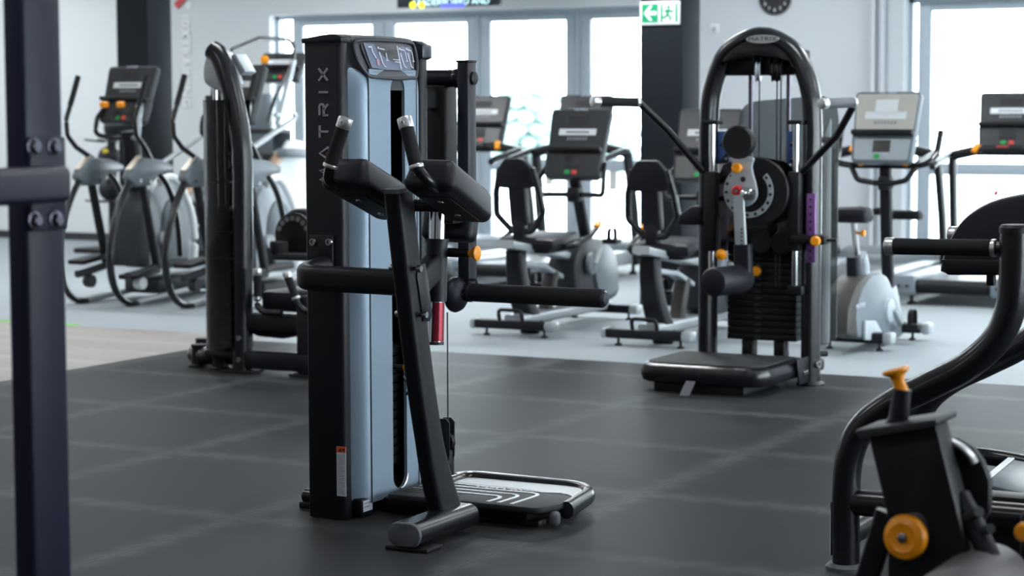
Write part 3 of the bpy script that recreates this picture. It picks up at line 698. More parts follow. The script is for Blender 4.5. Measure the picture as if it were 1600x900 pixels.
# ------------------------------------------------------------------ elliptical trainers
def make_elliptical(label):
    XL, XR = -9.91, -9.45; XM = (XL + XR) / 2
    t = thing('elliptical_trainer', label, 'elliptical trainer', (XM, 12.1, 0), 'elliptical trainers')
    r_ = lambda px, py, dx=0.0: at(px, py, X=XR + dx)
    m_ = lambda px, py, dx=0.0: at(px, py, X=XM + dx)
    for X in (XL, XR):
        d = V((X - XR, 0, 0)); sg = 1 if X == XR else -1
        q = lambda px, py: r_(px, py) + d
        cov = round_poly([tuple(q(*k) + V((-.04, 0, 0))) for k in ((196, 278), (202, 262), (218, 246), (248, 250), (266, 258), (266, 268), (244, 272), (232, 290), (206, 292))], .03)
        jc = B().prism(cov, (.08, 0, 0), .018).build('joint_cover', 'midgrey', t)
        bolt(jc, q(212, 282) + V((.04, 0, 0)), (1, 0, 0), .014)
        bolt(jc, q(228, 284) + V((.04, 0, 0)), (1, 0, 0), .014)
        B().sweep([q(200, 266) + V((0, -.005, .004)), q(218, 245.5) + V((0, -.005, .008))], rrect(.05, .006, .002), (1, 0, 0)).build('joint_highlight', mat('beige_highlight', 'cfc3b0', .5) if 'beige_highlight' not in bpy.data.materials else bpy.data.materials['beige_highlight'], jc)  # light on top of the cover, painted as a beige strip
        B().tube(spline([q(*k) for k in ((203, 282), (190, 312), (178, 352), (172, 395), (174, 430), (182, 456), (196, 471), (212, 474))], 5), .030, r2=.022, ref=(1, 0, 0)).build('curved_leg', 'satin', t)
        B().sweep([q(221, 282), q(246, 420)], rrect(.055, .05, .015), (1, 0, 0)).build('link_bar', 'blackm', t)
        B().tube(spline([q(*k) for k in ((240, 262), (258, 284), (270, 312), (278, 352), (282, 400))], 5), .022).build('swing_arm', 'satin', t)
        sw_ = V((0, -.20 if sg < 0 else 0, 0))
        a = B().tube(fillet([q(228, 122) + sw_, q(221, 150) + sw_, q(211, 186) + sw_, q(213, 212) + sw_, q(226, 230) + sw_, q(240, 258) + sw_ * .1], .07, 5), .0185).build('moving_handle', 'satin', t)
        B().tube([q(229, 119) + sw_, q(221.5, 148) + sw_, q(217, 164) + sw_], .021).build('foam_grip', 'foam', a)
        B().tube(fillet([q(206, 475), q(232, 468), q(300, 452)], .05), .026).build('base_tube', 'silver', t)
        B().box(q(208, 475), (.075, .09, .05), .018).build('rear_foot', 'blackm', t)
        B().sweep([q(200, 432), q(215, 428), q(258, 412), q(290, 408)], rrect(.05, .05, .015), (1, 0, 0)).build('pedal_arm', 'darkgrey', t)
        pz = .42 if sg > 0 else .52
        B().box(q(222, 432 if sg > 0 else 412) + V((-.02, 0, .02)), (.15, .32, .035), .012, Matrix.Rotation(.10, 3, 'X')).build('foot_pedal', 'plastic', t)
        B().lathe([(.045, 0), (.05, .03), (.045, .06), (0, .06)], q(211, 452) + V((-.03, .06, .04)), (1, 0, 0), 16).build('pedal_roller', 'white' if sg > 0 else 'darkgrey', t)
    # drive housing
    hs = spline([m_(*k) for k in ((210, 418), (206, 370), (210, 325), (224, 288), (244, 272), (262, 286), (276, 322), (284, 368), (284, 418))], 5)
    B().prism([p + V((-.12, 0, 0)) for p in hs], (.24, 0, 0), .03).build('drive_housing', 'lightgrey', t)
    h2 = spline([m_(*k) for k in ((232, 410), (230, 360), (236, 322), (250, 308), (264, 325), (272, 366), (272, 408))], 5)
    B().prism([p + V((.115, 0, 0)) for p in h2], (.02, 0, 0), .008).build('side_cover', 'midgrey', t)
    B().tube(spline([m_(*k) + V((.12, 0, 0)) for k in ((228, 284), (248, 276), (264, 294), (278, 330), (284, 372), (282, 415))], 4), .028).build('housing_rim', 'white', t)
    B().prism([p + V((-.125, 0, 0)) for p in spline([m_(*k) for k in ((196, 416), (196, 350), (204, 310), (216, 296), (214, 340), (214, 416))], 3)], (.25, 0, 0), .015).build('rear_cover', 'darkgrey', t)
    cr = m_(252, 372, .135)
    B().lathe([(.05, 0), (.05, .03), (.02, .04), (0, .04)], cr, (1, 0, 0), 18).build('crank_hub', 'silver', t)
    B().sweep([cr + V((.03, 0, 0)), cr + V((.03, .02, -.2))], rrect(.05, .03, .01), (1, 0, 0)).build('crank_arm', 'darkgrey', t)
    p = m_(240, 440)
    B().bb(XM - .16, XM + .16, p.y - .15, p.y + .70, .05, .16, .02).build('base_frame', 'darkgrey', t)
    B().bb(XM - .33, XM + .33, p.y + .62, p.y + .72, .02, .09, .02).build('front_stabilizer', 'darkgrey', t)
    B().sweep([m_(216, 300), m_(208, 250), m_(203, 205)], rrect(.12, .10, .03), (1, 0, 0)).build('console_mast', 'blackm', t)
    j = m_(204, 214)
    for s in (-1, 1):
        a = B().tube(fillet([j, j + V((s * .10, -.07, -.01)), j + V((s * .20, -.16, .02)), j + V((s * .19, -.14, .14)), j + V((s * .16, -.06, .24))], .05), .0175).build('fixed_handle', 'satin' if s < 0 else 'silver', t)
        B().box(j + V((s * .075, -.20, .235)), (.06, .05, .045), .012).build('resistance_button', 'orange', a)
    o = m_(200, 190)
    console(t, (XM, o.y - .08, o.z - .01), math.radians(20), w=.44, h=.44)
    return t
e1 = make_elliptical('left elliptical trainer, standing clear beside the far dark column')
copy_thing(e1, (e1.location.x + .93, e1.location.y + .02, 0), 'second elliptical trainer, half hidden behind the smoked shroud of the leg machine')

# ------------------------------------------------------------------ stair climber far behind
XS = -11.0
sm = thing('stair_climber', 'white stair climber with tall black and silver handrails, far behind the leg machine', 'stair climber', at(440, 400, X=XS) * 1.0)
sm.location.z = 0; ORG[0] = Matrix.Translation(-sm.location)
for X, nm in ((XS - .75, 0), (XS, 1)):
    d = V((X - XS, 0, 0)); q = lambda px, py: at(px, py, X=XS) + d
    sidep = [q(*k) for k in ((352, 395), (352, 372), (440, 240), (452, 218), (472, 222), (482, 260), (490, 395))]
    B().prism([p + V((-.05, 0, 0)) for p in sidep], (.10, 0, 0), .03).build('side_panel', 'white', sm)
    B().sweep([q(352, 372) + V((.0, 0, .02)), q(440, 240) + V((0, 0, .02))], rrect(.12, .03, .008), (1, 0, 0)).build('panel_trim', mat('tan_trim', 'b59a83', .5) if 'tan_trim' not in bpy.data.materials else bpy.data.materials['tan_trim'], sm)
    B().tube(fillet([q(350, 300), q(352, 262), q(455, 188), q(462, 182), q(457, 176), q(430, 180)], .06), .024).build('lower_handrail', 'silver', sm)
    if X == XS: B().tube(fillet([q(418, 190), q(430, 152), q(447, 120), q(458, 96), q(460, 72), q(452, 62), q(405, 60), q(362, 78)], .08), .019).build('upper_handrail', 'satin', sm)
    B().sweep([q(434, 195), q(458, 95)], rrect(.05, .05, .015), (1, 0, 0)).build('upright', 'silver', sm)
for k in range(5):
    y = at(360 + k * 20, 300, X=XS).y; B().bb(XS - .70, XS - .05, y, y + .26, .30 + k * .22, .34 + k * .22, .01).build('step', 'darkgrey', sm)
    B().bb(XS - .70, XS - .05, y + .22, y + .26, .12 + k * .22, .31 + k * .22, .005).build('riser', 'midgrey', sm)
p = at(425, 110, X=XS)
B().bb(XS - .60, XS - .15, p.y + .15, p.y + .25, .9, 1.55, .03).build('console_mast', 'midgrey', sm)
p0 = at(422, 118, X=XS - .37)
console(sm, (XS - .37, p0.y + .12, p0.z - .05), math.radians(25), w=.5, h=.3)
B().lathe([(.038, 0), (.038, .03), (0, .035)], at(411, 93, X=XS - .37) + V((0, .04, 0)), (0, -1, 0), 16).build('orange_knob', 'orange', sm)
p = at(402, 168, X=XS - .3); B().lathe([(.045, 0), (.045, .04), (0, .045)], p, (0, -1, 0), 16).build('stop_button', 'redkey', sm)
p = at(462, 238, X=XS + .06); B().bb(p.x - .05, p.x + .06, p.y - .25, p.y + .35, p.z - .045, p.z + .04, .02).build('arm_rest', 'midgrey', sm)
B().bb(XS - .72, XS - .03, sm.location.y - .6, sm.location.y + .7, 0.0, .12, .02).build('base', 'darkgrey', sm)

# ------------------------------------------------------------------ ball rack behind the left elliptical
YB = 16.6; pb = at(176, 300, Y=YB)
rk = thing('ball_rack', 'black upright ball rack standing against the wall behind the left elliptical', 'rack', (pb.x, YB, 0))
B().sweep([(pb.x, YB, .04), (pb.x, YB, 1.45)], rrect(.07, .07, .015), (1, 0, 0)).build('post', 'blackm', rk)
B().bb(pb.x - .28, pb.x + .28, YB - .28, YB + .28, 0, .05, .015).build('base', 'blackm', rk)
balls = ((180, 203, 'uppermost black ball with a yellow mark on the rack behind the left elliptical'), (171, 248, 'middle black ball with a yellow mark on the rack behind the left elliptical'), (172, 298, 'lowest black ball on the rack behind the left elliptical'))
for px, py, lab in balls:
    p = at(px, py, Y=YB - .19); r = .115
    B().tube([(pb.x - .09, YB, p.z - r - .005), (pb.x - .09, YB - .3, p.z - r + .02)], .010).tube([(pb.x + .07, YB, p.z - r - .005), (pb.x + .07, YB - .3, p.z - r + .02)], .010).build('shelf_arm', 'blackm', rk)
    sv = ORG[0]
    bt = thing('medicine_ball', lab, 'ball', (p.x, p.y, p.z - r), 'balls on the rack')
    B().ell(p + V((0, 0, .014)), (r * .98, r * .98, r * .98)).build('ball_body', 'vinyl', bt)
    if 'yellow' in lab: B().ell(p + V((.02, -.085, .075)), (.035, .02, .025)).build('yellow_patch', 'yellow', bt)
    ORG[0] = sv

# ------------------------------------------------------------------ leg machine with smoked shroud, left of the glute machine
YL = 9.22; f0 = at(380, 583, Z=0)
lm = thing('leg_machine', 'black leg machine with curved frame tube and smoked shroud, left of the glute machine', 'strength machine', (f0.x, YL, 0))
q = lambda px, py, dy=0.0: at(px, py, Y=YL + dy)
B().tube(spline([q(379, 583), q(379, 480), q(379, 380), q(379, 270), q(376, 215), q(366, 160), q(353, 112), q(342, 86), q(332, 78)], 6), .060, 16, (0, 1, 0), .052).build('frame_tube', 'satin', lm)
B().bb(f0.x - .085, f0.x + .085, YL - .08, YL + .08, 0.008, .022, .005).build('foot_plate', 'black', lm)
# header shell and placard
hd = [q(*k) for k in ((321, 132), (320, 108), (325, 88), (336, 76), (348, 84), (358, 112), (364, 138), (340, 140))]
B().prism([p + V((0, -.03, 0)) for p in spline(hd + hd[:1], 3)[:-1]], (0, .15, 0), .03).build('header_shell', 'silver', lm)
B().prism([q(*k, .05) for k in ((360, 86), (368, 84), (384, 112), (375, 118))], (0, .10, 0), .004).build('instruction_placard', 'lightgrey', lm)
# smoked shroud: open half pipe around the weight stack
xl, xr = q(318, 400).x, q(372, 400).x; zt, zb = q(340, 156).z, q(340, 545).z
cx, rx = xr, xr - xl
rows = []
for z in (zb, (zb + zt) / 2, zt):
    rows.append([(cx - rx * math.sin(PI * k / 16), YL + .03 - .10 * math.cos(PI * k / 16), z) for k in range(17)])
B().grid(rows).build('smoked_shroud', 'smokedark', lm)
for py in (240, 285, 325, 362, 403):
    z = q(350, py).z
    B().bb(xl + .07, xr - .01, YL - .035, YL + .09, z - .002, z + .002).build('shelf_edge', 'silver', lm)
for k in range(22):
    z = zb + .04 + k * .032
    B().bb(xl + .06, xr - .01, YL - .03, YL + .085, z, z + .030, .002).build('weight_plate', 'blackm', lm)
g = q(348, 130, .02); B().cyl((g.x, g.y, zb), (g.x, g.y, q(348, 128).z), .009).build('guide_rod', 'chrome', lm)
g = q(336, 150, .04); B().cyl((g.x, g.y, zb), (g.x, g.y, q(340, 132).z), .012).build('guide_rod', 'chrome', lm)
B().bb(xl + .03, xr + .05, YL - .05, YL + .11, zb - .04, zb, .01).build('stack_base', 'blackm', lm)
# base
B().tube(fillet([q(376, 556, .1), q(330, 556, .05), q(305, 553, .12), q(318, 548, .34)], .08), .050, 14).build('base_tube', 'satin', lm)
for px, dy in ((311, .08), (344, .04), (318, .34)):
    p = q(px, 570, dy); B().cyl((p.x, p.y, .018), (p.x, p.y, .13), .042).lathe([(.058, .008), (.058, .018), (.05, .024)], (p.x, p.y, 0), (0, 0, 1), 18).build('rubber_foot', 'black', lm)
for py in (528, 562): bolt(lm, q(374, py, -.055), (0, -1, 0), .016, .014)
zb0, zb1 = q(420, 577).z, q(420, 549).z
B().bb(q(388, 560).x, q(560, 560).x, YL - .045, YL + .045, zb0, zb1, .015).build('base_beam', 'black', lm)
p = q(479, 560); B().bb(p.x - .04, p.x + .06, YL - .04, YL + .06, 0.02, q(479, 462).z, .015).build('seat_upright', 'black', lm)
B().bb(p.x - .07, p.x + .09, YL - .07, YL + .09, 0.008, .022, .005).build('foot_plate', 'black', lm)
# seat, rollers, back pad, grips
B().bb(q(386, 500).x, q(560, 500).x, YL - .03, YL + .06, q(430, 516).z, q(430, 491).z, .012).build('seat_beam', 'blackm', lm)
B().prism(round_poly([tuple(q(*k, .06)) for k in ((384, 518), (400, 526), (440, 530), (470, 522), (520, 515), (520, 505), (384, 505))], .05), (0, .30, 0), .02).build('seat_pan', 'plastic', lm)
B().bb(q(398, 480).x, q(530, 480).x, YL + .05, YL + .48, q(430, 489).z, q(430, 456).z, .03).build('seat_cushion', 'vinyl', lm)
B().bb(q(384, 406).x, q(540, 406).x, YL + .22, YL + .32, q(430, 412).z, q(430, 401).z, .01).build('lever_beam', 'darkgrey', lm)
B().cyl(q(436, 402, .27), q(436, 377, .27), .050, 22, .008).build('thigh_roller', 'foam', lm)
bp = [q(*k, .40) for k in ((424, 402), (428, 370), (437, 345), (449, 330), (464, 326), (486, 332), (520, 350), (520, 402))]
pd = B().prism(spline(bp + bp[:1], 3)[:-1], (0, .10, 0), .025).build('back_pad', 'vinyl', lm)
wh = q(463, 368, .37)
B().lathe([(.0, 0), (.11, .0), (.125, .008), (.125, .022), (.11, .03), (0, .03)], wh, (0, -1, 0), 32).build('cam_wheel', 'blackm', lm)
for k in range(7):
    an = PI * (.15 + k * .12); B().lathe([(.014, 0), (.014, .004), (0, .004)], wh + V((.095 * math.cos(an), -.031, .095 * math.sin(an))), (0, -1, 0), 10).build('adjustment_hole', 'alu', lm)
for pts in (((402, 425), (402, 470), (402, 478), (412, 488), (440, 489)), ((449, 430), (464, 470), (468, 478), (478, 486), (500, 489))):
    P_ = [q(*k, -.06) for k in pts]
    g = B().tube(fillet(P_, .04), .017).build('seat_handle', 'satin', lm)
    d = (P_[1] - P_[0])
    B().cyl(P_[0] + d * .1, P_[0] + d * .85, .021).build('grip', 'foam', g)
    B().cyl(P_[0] - d * .12, P_[0] + d * .12, .023, bev=.004).build('grip_end', 'alu', g)
    B().cyl(P_[0] + d * .85, P_[0] + d * .93, .023).build('grip_collar', 'alu', g)

# ------------------------------------------------------------------ arched multi hip machine
YM = 10.05; XMH = -3.88
mh = thing('hip_machine', 'black arched hip machine with step platform and pale placards, right of centre', 'strength machine', (XMH, 9.8, 0))
q = lambda px, py, Y=YM: at(px, py, Y=Y)
xl, xr, ztop = q(1107, 300).x, q(1269, 300).x, q(1185, 40).z
rt_ = .052
arch = [V((xl, YM, .02))] + [V((xl, YM, z)) for z in (.5, 1.0, 1.30)]
arch += spline([V((xl, YM, 1.30)), V((xl + .015, YM, 1.48)), V((xl + .08, YM, 1.65)), V((xl + .17, YM, ztop - .085)), V(((xl + xr) / 2, YM, ztop - .052)), V((xr - .17, YM, ztop - .085)), V((xr - .08, YM, 1.65)), V((xr - .015, YM, 1.48)), V((xr, YM, 1.30))], 7)[1:]
arch += [V((xr, YM, z)) for z in (1.0, .5, .02)]
B().tube(arch, .066, 16, (0, 1, 0), .047).build('arch_frame', 'satin', mh)
for x in (xl, xr): B().lathe([(.07, .008), (.07, .018), (.056, .03)], (x, YM, 0), (0, 0, 1), 20).build('foot_plate', 'black', mh)
bolt(mh, V((xr + .04, YM - .03, .12)), (1, -.3, 0), .02, .02)
# header plate with oval badge
hp = [p for p in arch if p.z > 1.60]
inner = [V((p.x * .93 + (xl + xr) / 2 * .07, YM, p.z - .02)) for p in hp]
low = [V((xr - .10, YM, 1.625)), V((xr - .18, YM, 1.648)), V(((xl + xr) / 2, YM, 1.662)), V((xl + .18, YM, 1.648)), V((xl + .10, YM, 1.625))]
B().prism([p + V((0, -.072, 0)) for p in inner + low], (0, .05, 0), .008).build('header_plate', 'blackm', mh)
B().bb(xl + .05, xr - .05, YM + .0, YM + .10, 1.565, 1.69, .01).build('top_crossbeam', 'blackm', mh)
bd = q(1192, 61, YM - .075)
B().sweep([bd, bd + V((0, -.004, 0))], circ(1, 28), (1, 0, 0)).build('oval_badge', 'alu', mh, xf=Matrix.Translation(bd) @ Matrix.Diagonal((.088, 1, .021, 1)) @ Matrix.Translation(-bd))
text('MATRIX', .027, frame(bd + V((0, -.0055, 0)), (1, 0, 0), (0, 0, 1)), 'ink', 'badge_lettering', mh, sx=1.45, space=1.1)
# rods, cables, pulleys
for px in (1172, 1231):
    p = q(px, 300, YM + .12); B().cyl((p.x, p.y, .16), (p.x, p.y, 1.62), .0125).build('guide_rod', 'darkrod', mh)
for px, zb in ((1185.5, .9), (1213, .5), (1219, .5)):
    p = q(px, 300, YM - .03); B().cyl((p.x, p.y, zb), (p.x, p.y, 1.56), .004, 8).build('cable', 'ink', mh)
for px, cl_ in ((1185, 'lightgrey'), (1210, 'blackm'), (1218, 'blackm')):
    p = q(px, 112, YM - .03)
    B().lathe([(.0, -.012), (.05, -.012), (.05, -.006), (.042, 0), (.05, .006), (.05, .012), (0, .012)], p, (1, .25, 0), 26).build('pulley', cl_, mh)
    B().bb(p.x - .022, p.x - .016, p.y - .02, p.y + .02, p.z - .02, p.z + .10).bb(p.x + .016, p.x + .022, p.y - .02, p.y + .02, p.z - .02, p.z + .10).build('pulley_bracket', 'blackm', mh)
# rear grey acrylic panel
rp = round_poly([(xl + .03, .2), (xr + .02, .2), (xr + .02, 1.47), (xl + .03, 1.43)], [.03, .03, .12, .12])
B().prism([V((x, YM + .33, z)) for x, z in rp], (0, .008, 0)).build('rear_acrylic_panel', 'smokegrey', mh)
sp = round_poly([(YM + .06, .2), (YM + .19, .2), (YM + .19, 1.36), (YM + .06, 1.26)], .02)
B().prism([V((xr + .03, y, z)) for y, z in sp], (.006, 0, 0)).build('side_acrylic_panel', 'clearside', mh)
for z in (.16, 1.24): B().cyl((xr, YM + .05, z), (xr + .05, YM + .10, z), .015).build('panel_standoff', 'blackm', mh)
# weight stack
ws0, ws1 = q(1141, 500, YM + .10).x, q(1248, 500, YM + .10).x
n = 15; z0, z1 = .215, .72
for k in range(n):
    z = z0 + (z1 - z0) * k / n
    pl = B().bb(ws0, ws1, YM + .06, YM + .18, z, z + (z1 - z0) / n - .0025, .002).build('weight_plate', 'blackm', mh)
    xm = (ws0 + ws1) / 2
    B().bb(xm - .035, xm - .005, YM + .0565, YM + .0605, z + .008, z + .02).build('weight_number', 'darkgrey', pl)
B().bb(ws0 + .02, ws1 - .02, YM + .05, YM + .19, z1, z1 + .07, .015).build('stack_top', 'blackm', mh)
for x in (ws0 + .10, ws1 - .10): B().bb(x - .03, x + .03, YM + .08, YM + .16, .10, z0, .008).build('stack_post', 'blackm', mh)
B().bb(xl, xr, YM + .03, YM + .22, .06, .12, .015).build('base_beam', 'blackm', mh)
p = q(1186, 423, YM + .05)
B().cyl(p + V((0, .02, 0)), p + V((0, -.03, 0)), .012).build('selector_stem', 'blackm', mh)
B().lathe([(.018, 0), (.026, .012), (.026, .028), (.02, .034), (0, .034)], p + V((0, -.02, 0)), (0, -1, 0), 20).build('selector_pin', 'orange', mh)
# front linear rods with brackets and blue placards
for px, dy in ((1113, 0), (1244, 0)):
    t_ = q(px, 192, YM - .09); b1 = q(px, 455, YM - .09)
    B().cyl((t_.x, t_.y, b1.z), t_, .0165, 16).build('slide_rod', 'chrome', mh)
    B().bb(t_.x - .045, t_.x + .035, YM - .11, YM - .03, t_.z - .008, t_.z + .014, .005).build('rod_bracket', 'blackm', mh)
    B().bb(t_.x - .035, t_.x + .045, YM - .115, YM - .03, b1.z - .02, b1.z + .03, .008).build('rod_bracket', 'blackm', mh)
    s1, s0 = q(px, 268, YM - .09).z, q(px, 392, YM - .09).z
    B().bb(t_.x - .032, t_.x + .032, YM - .13, YM - .060, s0, s1, .012).build('slide_carriage', 'blackm', mh)
for pa, pb_ in (((1120, 205), (1139, 256)), ((1230, 205), (1243, 256))):
    a, b_ = q(*pa, YM + .02), q(*pb_, YM + .02)
    B().bb(a.x, b_.x, YM + .02, YM + .025, b_.z, a.z, .002).build('instruction_placard', 'blueplate', mh)
    for k in (0, 1):
        zt_, zb_ = a.z - .005 - k * (a.z - b_.z) * .5, a.z - (k + 1) * (a.z - b_.z) * .5 + .005
        B().prism([V((b_.x - .004, YM + .018, zt_ - .01)), V((b_.x - .004, YM + .018, zb_)), V((a.x + .012, YM + .018, zb_))], (0, -.001, 0)).build('placard_print', 'ink', mh)
        B().prism([V((b_.x - .010, YM + .0165, zt_ - .045)), V((b_.x - .010, YM + .0165, zt_ - .058)), V((b_.x - .026, YM + .0165, zt_ - .052))], (0, -.001, 0)).build('placard_figure', 'lightgrey', mh)
# smoked guard behind the cam
gd = [q(*k, YM - .045) for k in ((1120, 392), (1120, 280), (1130, 258), (1155, 246), (1190, 245), (1225, 252), (1252, 272), (1255, 300), (1255, 345), (1235, 392))]
B().prism(gd, (0, .006, 0)).build('smoked_guard', 'smoke', mh)
# cam disc with ring of holes
cc = q(1172, 299, YM - .17)
B().lathe([(.0, 0), (.165, 0), (.17, .006), (.17, .02), (.165, .026), (0, .026)], cc + V((.03, .03, .0)), NY, 44).build('cam_disc', 'blackm', mh)
ring = B(); m_ = 40; R0, R1 = .104, .132
for i in range(m_):
    a0, a1 = PI * .62 + i * 1.62 * PI / m_, PI * .62 + (i + 1) * 1.62 * PI / m_
    ring.prism([cc + V((-.005 + r * math.cos(a), -.006, r * math.sin(a))) for r, a in ((R0, a0), (R1, a0), (R1, a1), (R0, a1))], (0, -.006, 0))
rg = ring.build('hole_ring', 'silver', mh)
for i in range(14):
    an = PI * .66 + i * 1.54 * PI / 13
    B().lathe([(.0085, 0), (.0085, .0025), (0, .0025)], cc + V((-.005 + .118 * math.cos(an), -.012, .118 * math.sin(an))), NY, 10).build('hole', 'ink', rg)
# lever plate, cap, knobs
lp = [q(*k, YM - .24) for k in ((1140, 246), (1176, 246), (1174, 262), (1182, 296), (1180, 312), (1168, 322), (1150, 322), (1140, 308), (1138, 292), (1144, 264))]
B().prism(spline(lp + lp[:1], 3)[:-1], (0, .022, 0), .005).build('lever_plate', 'silver', mh)
p = q(1158, 222, YM - .27)
B().lathe([(.0, 0), (.072, 0), (.083, .012), (.083, .045), (.075, .055), (0, .055)], p, NY, 36).build('end_pad', 'plastic', mh)
p = q(1157, 262, YM - .245)
kb = B().lathe([(.012, 0), (.012, .035), (.024, .04), (.026, .055), (.02, .062), (0, .062)], p, NY, 20).build('pull_knob', 'orange', mh)
p = q(1161, 280, YM - .241); B().lathe([(.014, 0), (.014, .002), (0, .002)], p, NY, 16).build('plate_hole', 'ink', mh)
p = q(1153, 298, YM - .245)
B().lathe([(.027, 0), (.027, .02), (.02, .026), (0, .026)], p, NY, 20).build('pivot_cap', 'red', mh); bolt(mh, p + V((0, -.024, 0)), NY, .010, .008)
p = q(1170, 303, YM - .25); B().lathe([(.036, 0), (.034, .03), (.0, .045)], p, NY, 24).build('pivot_dome', 'chrome', mh)
a, b_ = q(1154, 305, YM - .275), q(1160, 420, YM - .275)
B().sweep([a, b_], rrect(.020, .058, .006), (0, 1, 0)).build('lever_bar', 'silver', mh)
for k in range(5):
    p = q(1159, 358 + k * 6, YM - .29); B().lathe([(.005, 0), (.005, .004), (0, .004)], p, NY, 8).build('bar_hole', 'ink', mh)
B().sweep([q(1161, 382, YM - .275), q(1162, 440, YM - .275)], rrect(.06, .085, .012), (0, 1, 0)).build('lever_sleeve', 'navy', mh)
ra, rb = q(1161, 435, YM - .24), q(1113, 441, YM - .60)
B().cyl(ra, rb, .071, 28, .022).build('roller_pad', 'vinyl', mh)
p = q(1126, 397, YM - .13)
B().cyl((p.x - .015, p.y, p.z - .02), q(1124, 340, YM - .13), .012).build('adjuster_rod', 'blackm', mh)
B().lathe([(.015, 0), (.028, .01), (.028, .02), (.01, .035), (0, .035)], p, (.6, -1, -.2), 18).build('adjuster_knob', 'orange', mh)
B().lathe([(.02, 0), (.022, .04), (.012, .05), (0, .05)], p + V((.045, .02, -.055)), (.3, -.8, -.5), 14).build('adjuster_tab', 'lightgrey', mh)
# purple height plate, bracket and knob
a, b_ = q(1268, 302, YM - .06), q(1283, 410, YM - .06)
pp = B().bb(xr + .000, xr + .050, YM - .09, YM - .078, b_.z, a.z, .012).build('height_plate', 'purple', mh)
for k in range(9):
    z = a.z - .03 - k * (a.z - b_.z - .05) / 8; B().lathe([(.007, 0), (.007, .003), (0, .003)], (xr + .025, YM - .0905, z), NY, 10).build('plate_hole', 'ink', pp)
z = q(1280, 373).z
br = B().bb(xr - .06, xr + .12, YM - .15, YM - .05, z - .022, z + .026, .012).build('slide_bracket', 'blackm', mh)
B().bb(xr + .0, xr + .165, YM - .11, YM - .08, z - .006, z + .008, .004).build('bracket_arm', 'blackm', br)
B().lathe([(.012, 0), (.012, .02), (.025, .026), (.025, .042), (.02, .048), (0, .048)], (xr + .085, YM - .15, z), NY, 20).build('bracket_knob', 'orange', mh)
for py in (293, 335): B().cyl((xr - .09, YM - .10, q(1262, py).z), (xr - .03, YM - .10, q(1262, py).z), .014).build('guard_standoff', 'blackm', mh)
# cam belt and lower pulleys
p = q(1205, 385, YM - .02)
for dx in (-.045, .06): B().lathe([(0, 0), (.052, 0), (.058, .008), (.058, .022), (.052, .03), (0, .03)], p + V((dx, 0, .02)), NY, 26).build('belt_pulley', 'blackm', mh)
B().tube(spline([q(1205, 320, YM - .03), q(1206, 345, YM - .03), q(1198, 370, YM - .03)], 6), .02, 10).build('cam_belt', 'blackm', mh)
p = q(1080, 345, YM - .10)
B().prism(round_poly([tuple(q(*k, YM - .10)) for k in ((1056, 352), (1062, 335), (1080, 322), (1096, 322), (1096, 352))], .03), (0, .10, 0), .01).build('hip_pad_support', 'vinyl', mh)
# handles: sloping arm and forward grip
for pts, gx in ((((1098, 268), (1042, 202), (1000, 162)), ((997, 160), (925, 158.5))), (((1254, 268), (1308, 212), (1331, 170)), ((1334, 160), (1283, 162)))):
    A0, A1, A2 = q(*pts[0], YM - .08), q(*pts[1], YM - .16), q(*pts[2], YM - .22)
    G0, G1 = q(*gx[0], YM - .24), q(*gx[1], YM - .48)
    h = B().tube(fillet([A0, A1, A2, G0, G0.lerp(G1, .2)], .04), .0185, 14).build('handle', 'satin', mh)
    B().cyl(G0.lerp(G1, .03), G0.lerp(G1, .86), .0245, 18).build('grip', 'foam' if gx[0][0] < 1100 else 'greycap', h)
    B().cyl(G0.lerp(G1, .84), G1, .027, 18, .005).build('grip_end', 'alu', h)
    B().cyl(G0.lerp(G1, -.02), G0.lerp(G1, .05), .026, 18, .004).build('grip_collar', 'alu', h)
# step platform
px0, px1, py0, py1 = -4.30, -3.62, 9.44, 10.0
op = round_poly([(px0, py0), (px1, py0), (px1 + .02, py1), (px0, py1)], [.13, .13, .03, .03], 8)
B().prism([V((x, y, .055)) for x, y in op], (0, 0, .095), .032).build('platform_rim', 'satin', mh)
ip = round_poly([(px0 + .035, py0 + .035), (px1 - .035, py0 + .035), (px1 - .03, py1 - .02), (px0 + .035, py1 - .02)], [.10, .10, .02, .02], 8)
B().prism([V((x, y, .149)) for x, y in ip], (0, 0, .007), .003).build('grip_top', 'grip', mh)
B().bb(px0 + .08, px1 - .12, py0 + .06, py1 - .05, .008, .056, .01).build('platform_base', 'blackm', mh)
B().prism([V((px1 + .021, y, z)) for y, z in ((9.86, .03), (10.0, .03), (10.0, .16), (9.82, .16))], (.012, 0, 0), .004).build('side_bracket', 'black', mh)
for y in (9.92, 9.955): bolt(mh, (px1 + .033, y, .085), (1, 0, 0), .012)
st = at(1078, 618, Y=py0 - .012)
B().prism([V((st.x - .022, st.y, .075)), V((st.x + .028, st.y, .075)), V((st.x + .02, st.y - .06, .012)), V((st.x - .03, st.y - .06, .012))], (0, .006, .002)).build('pull_strap', 'greycap', mh)

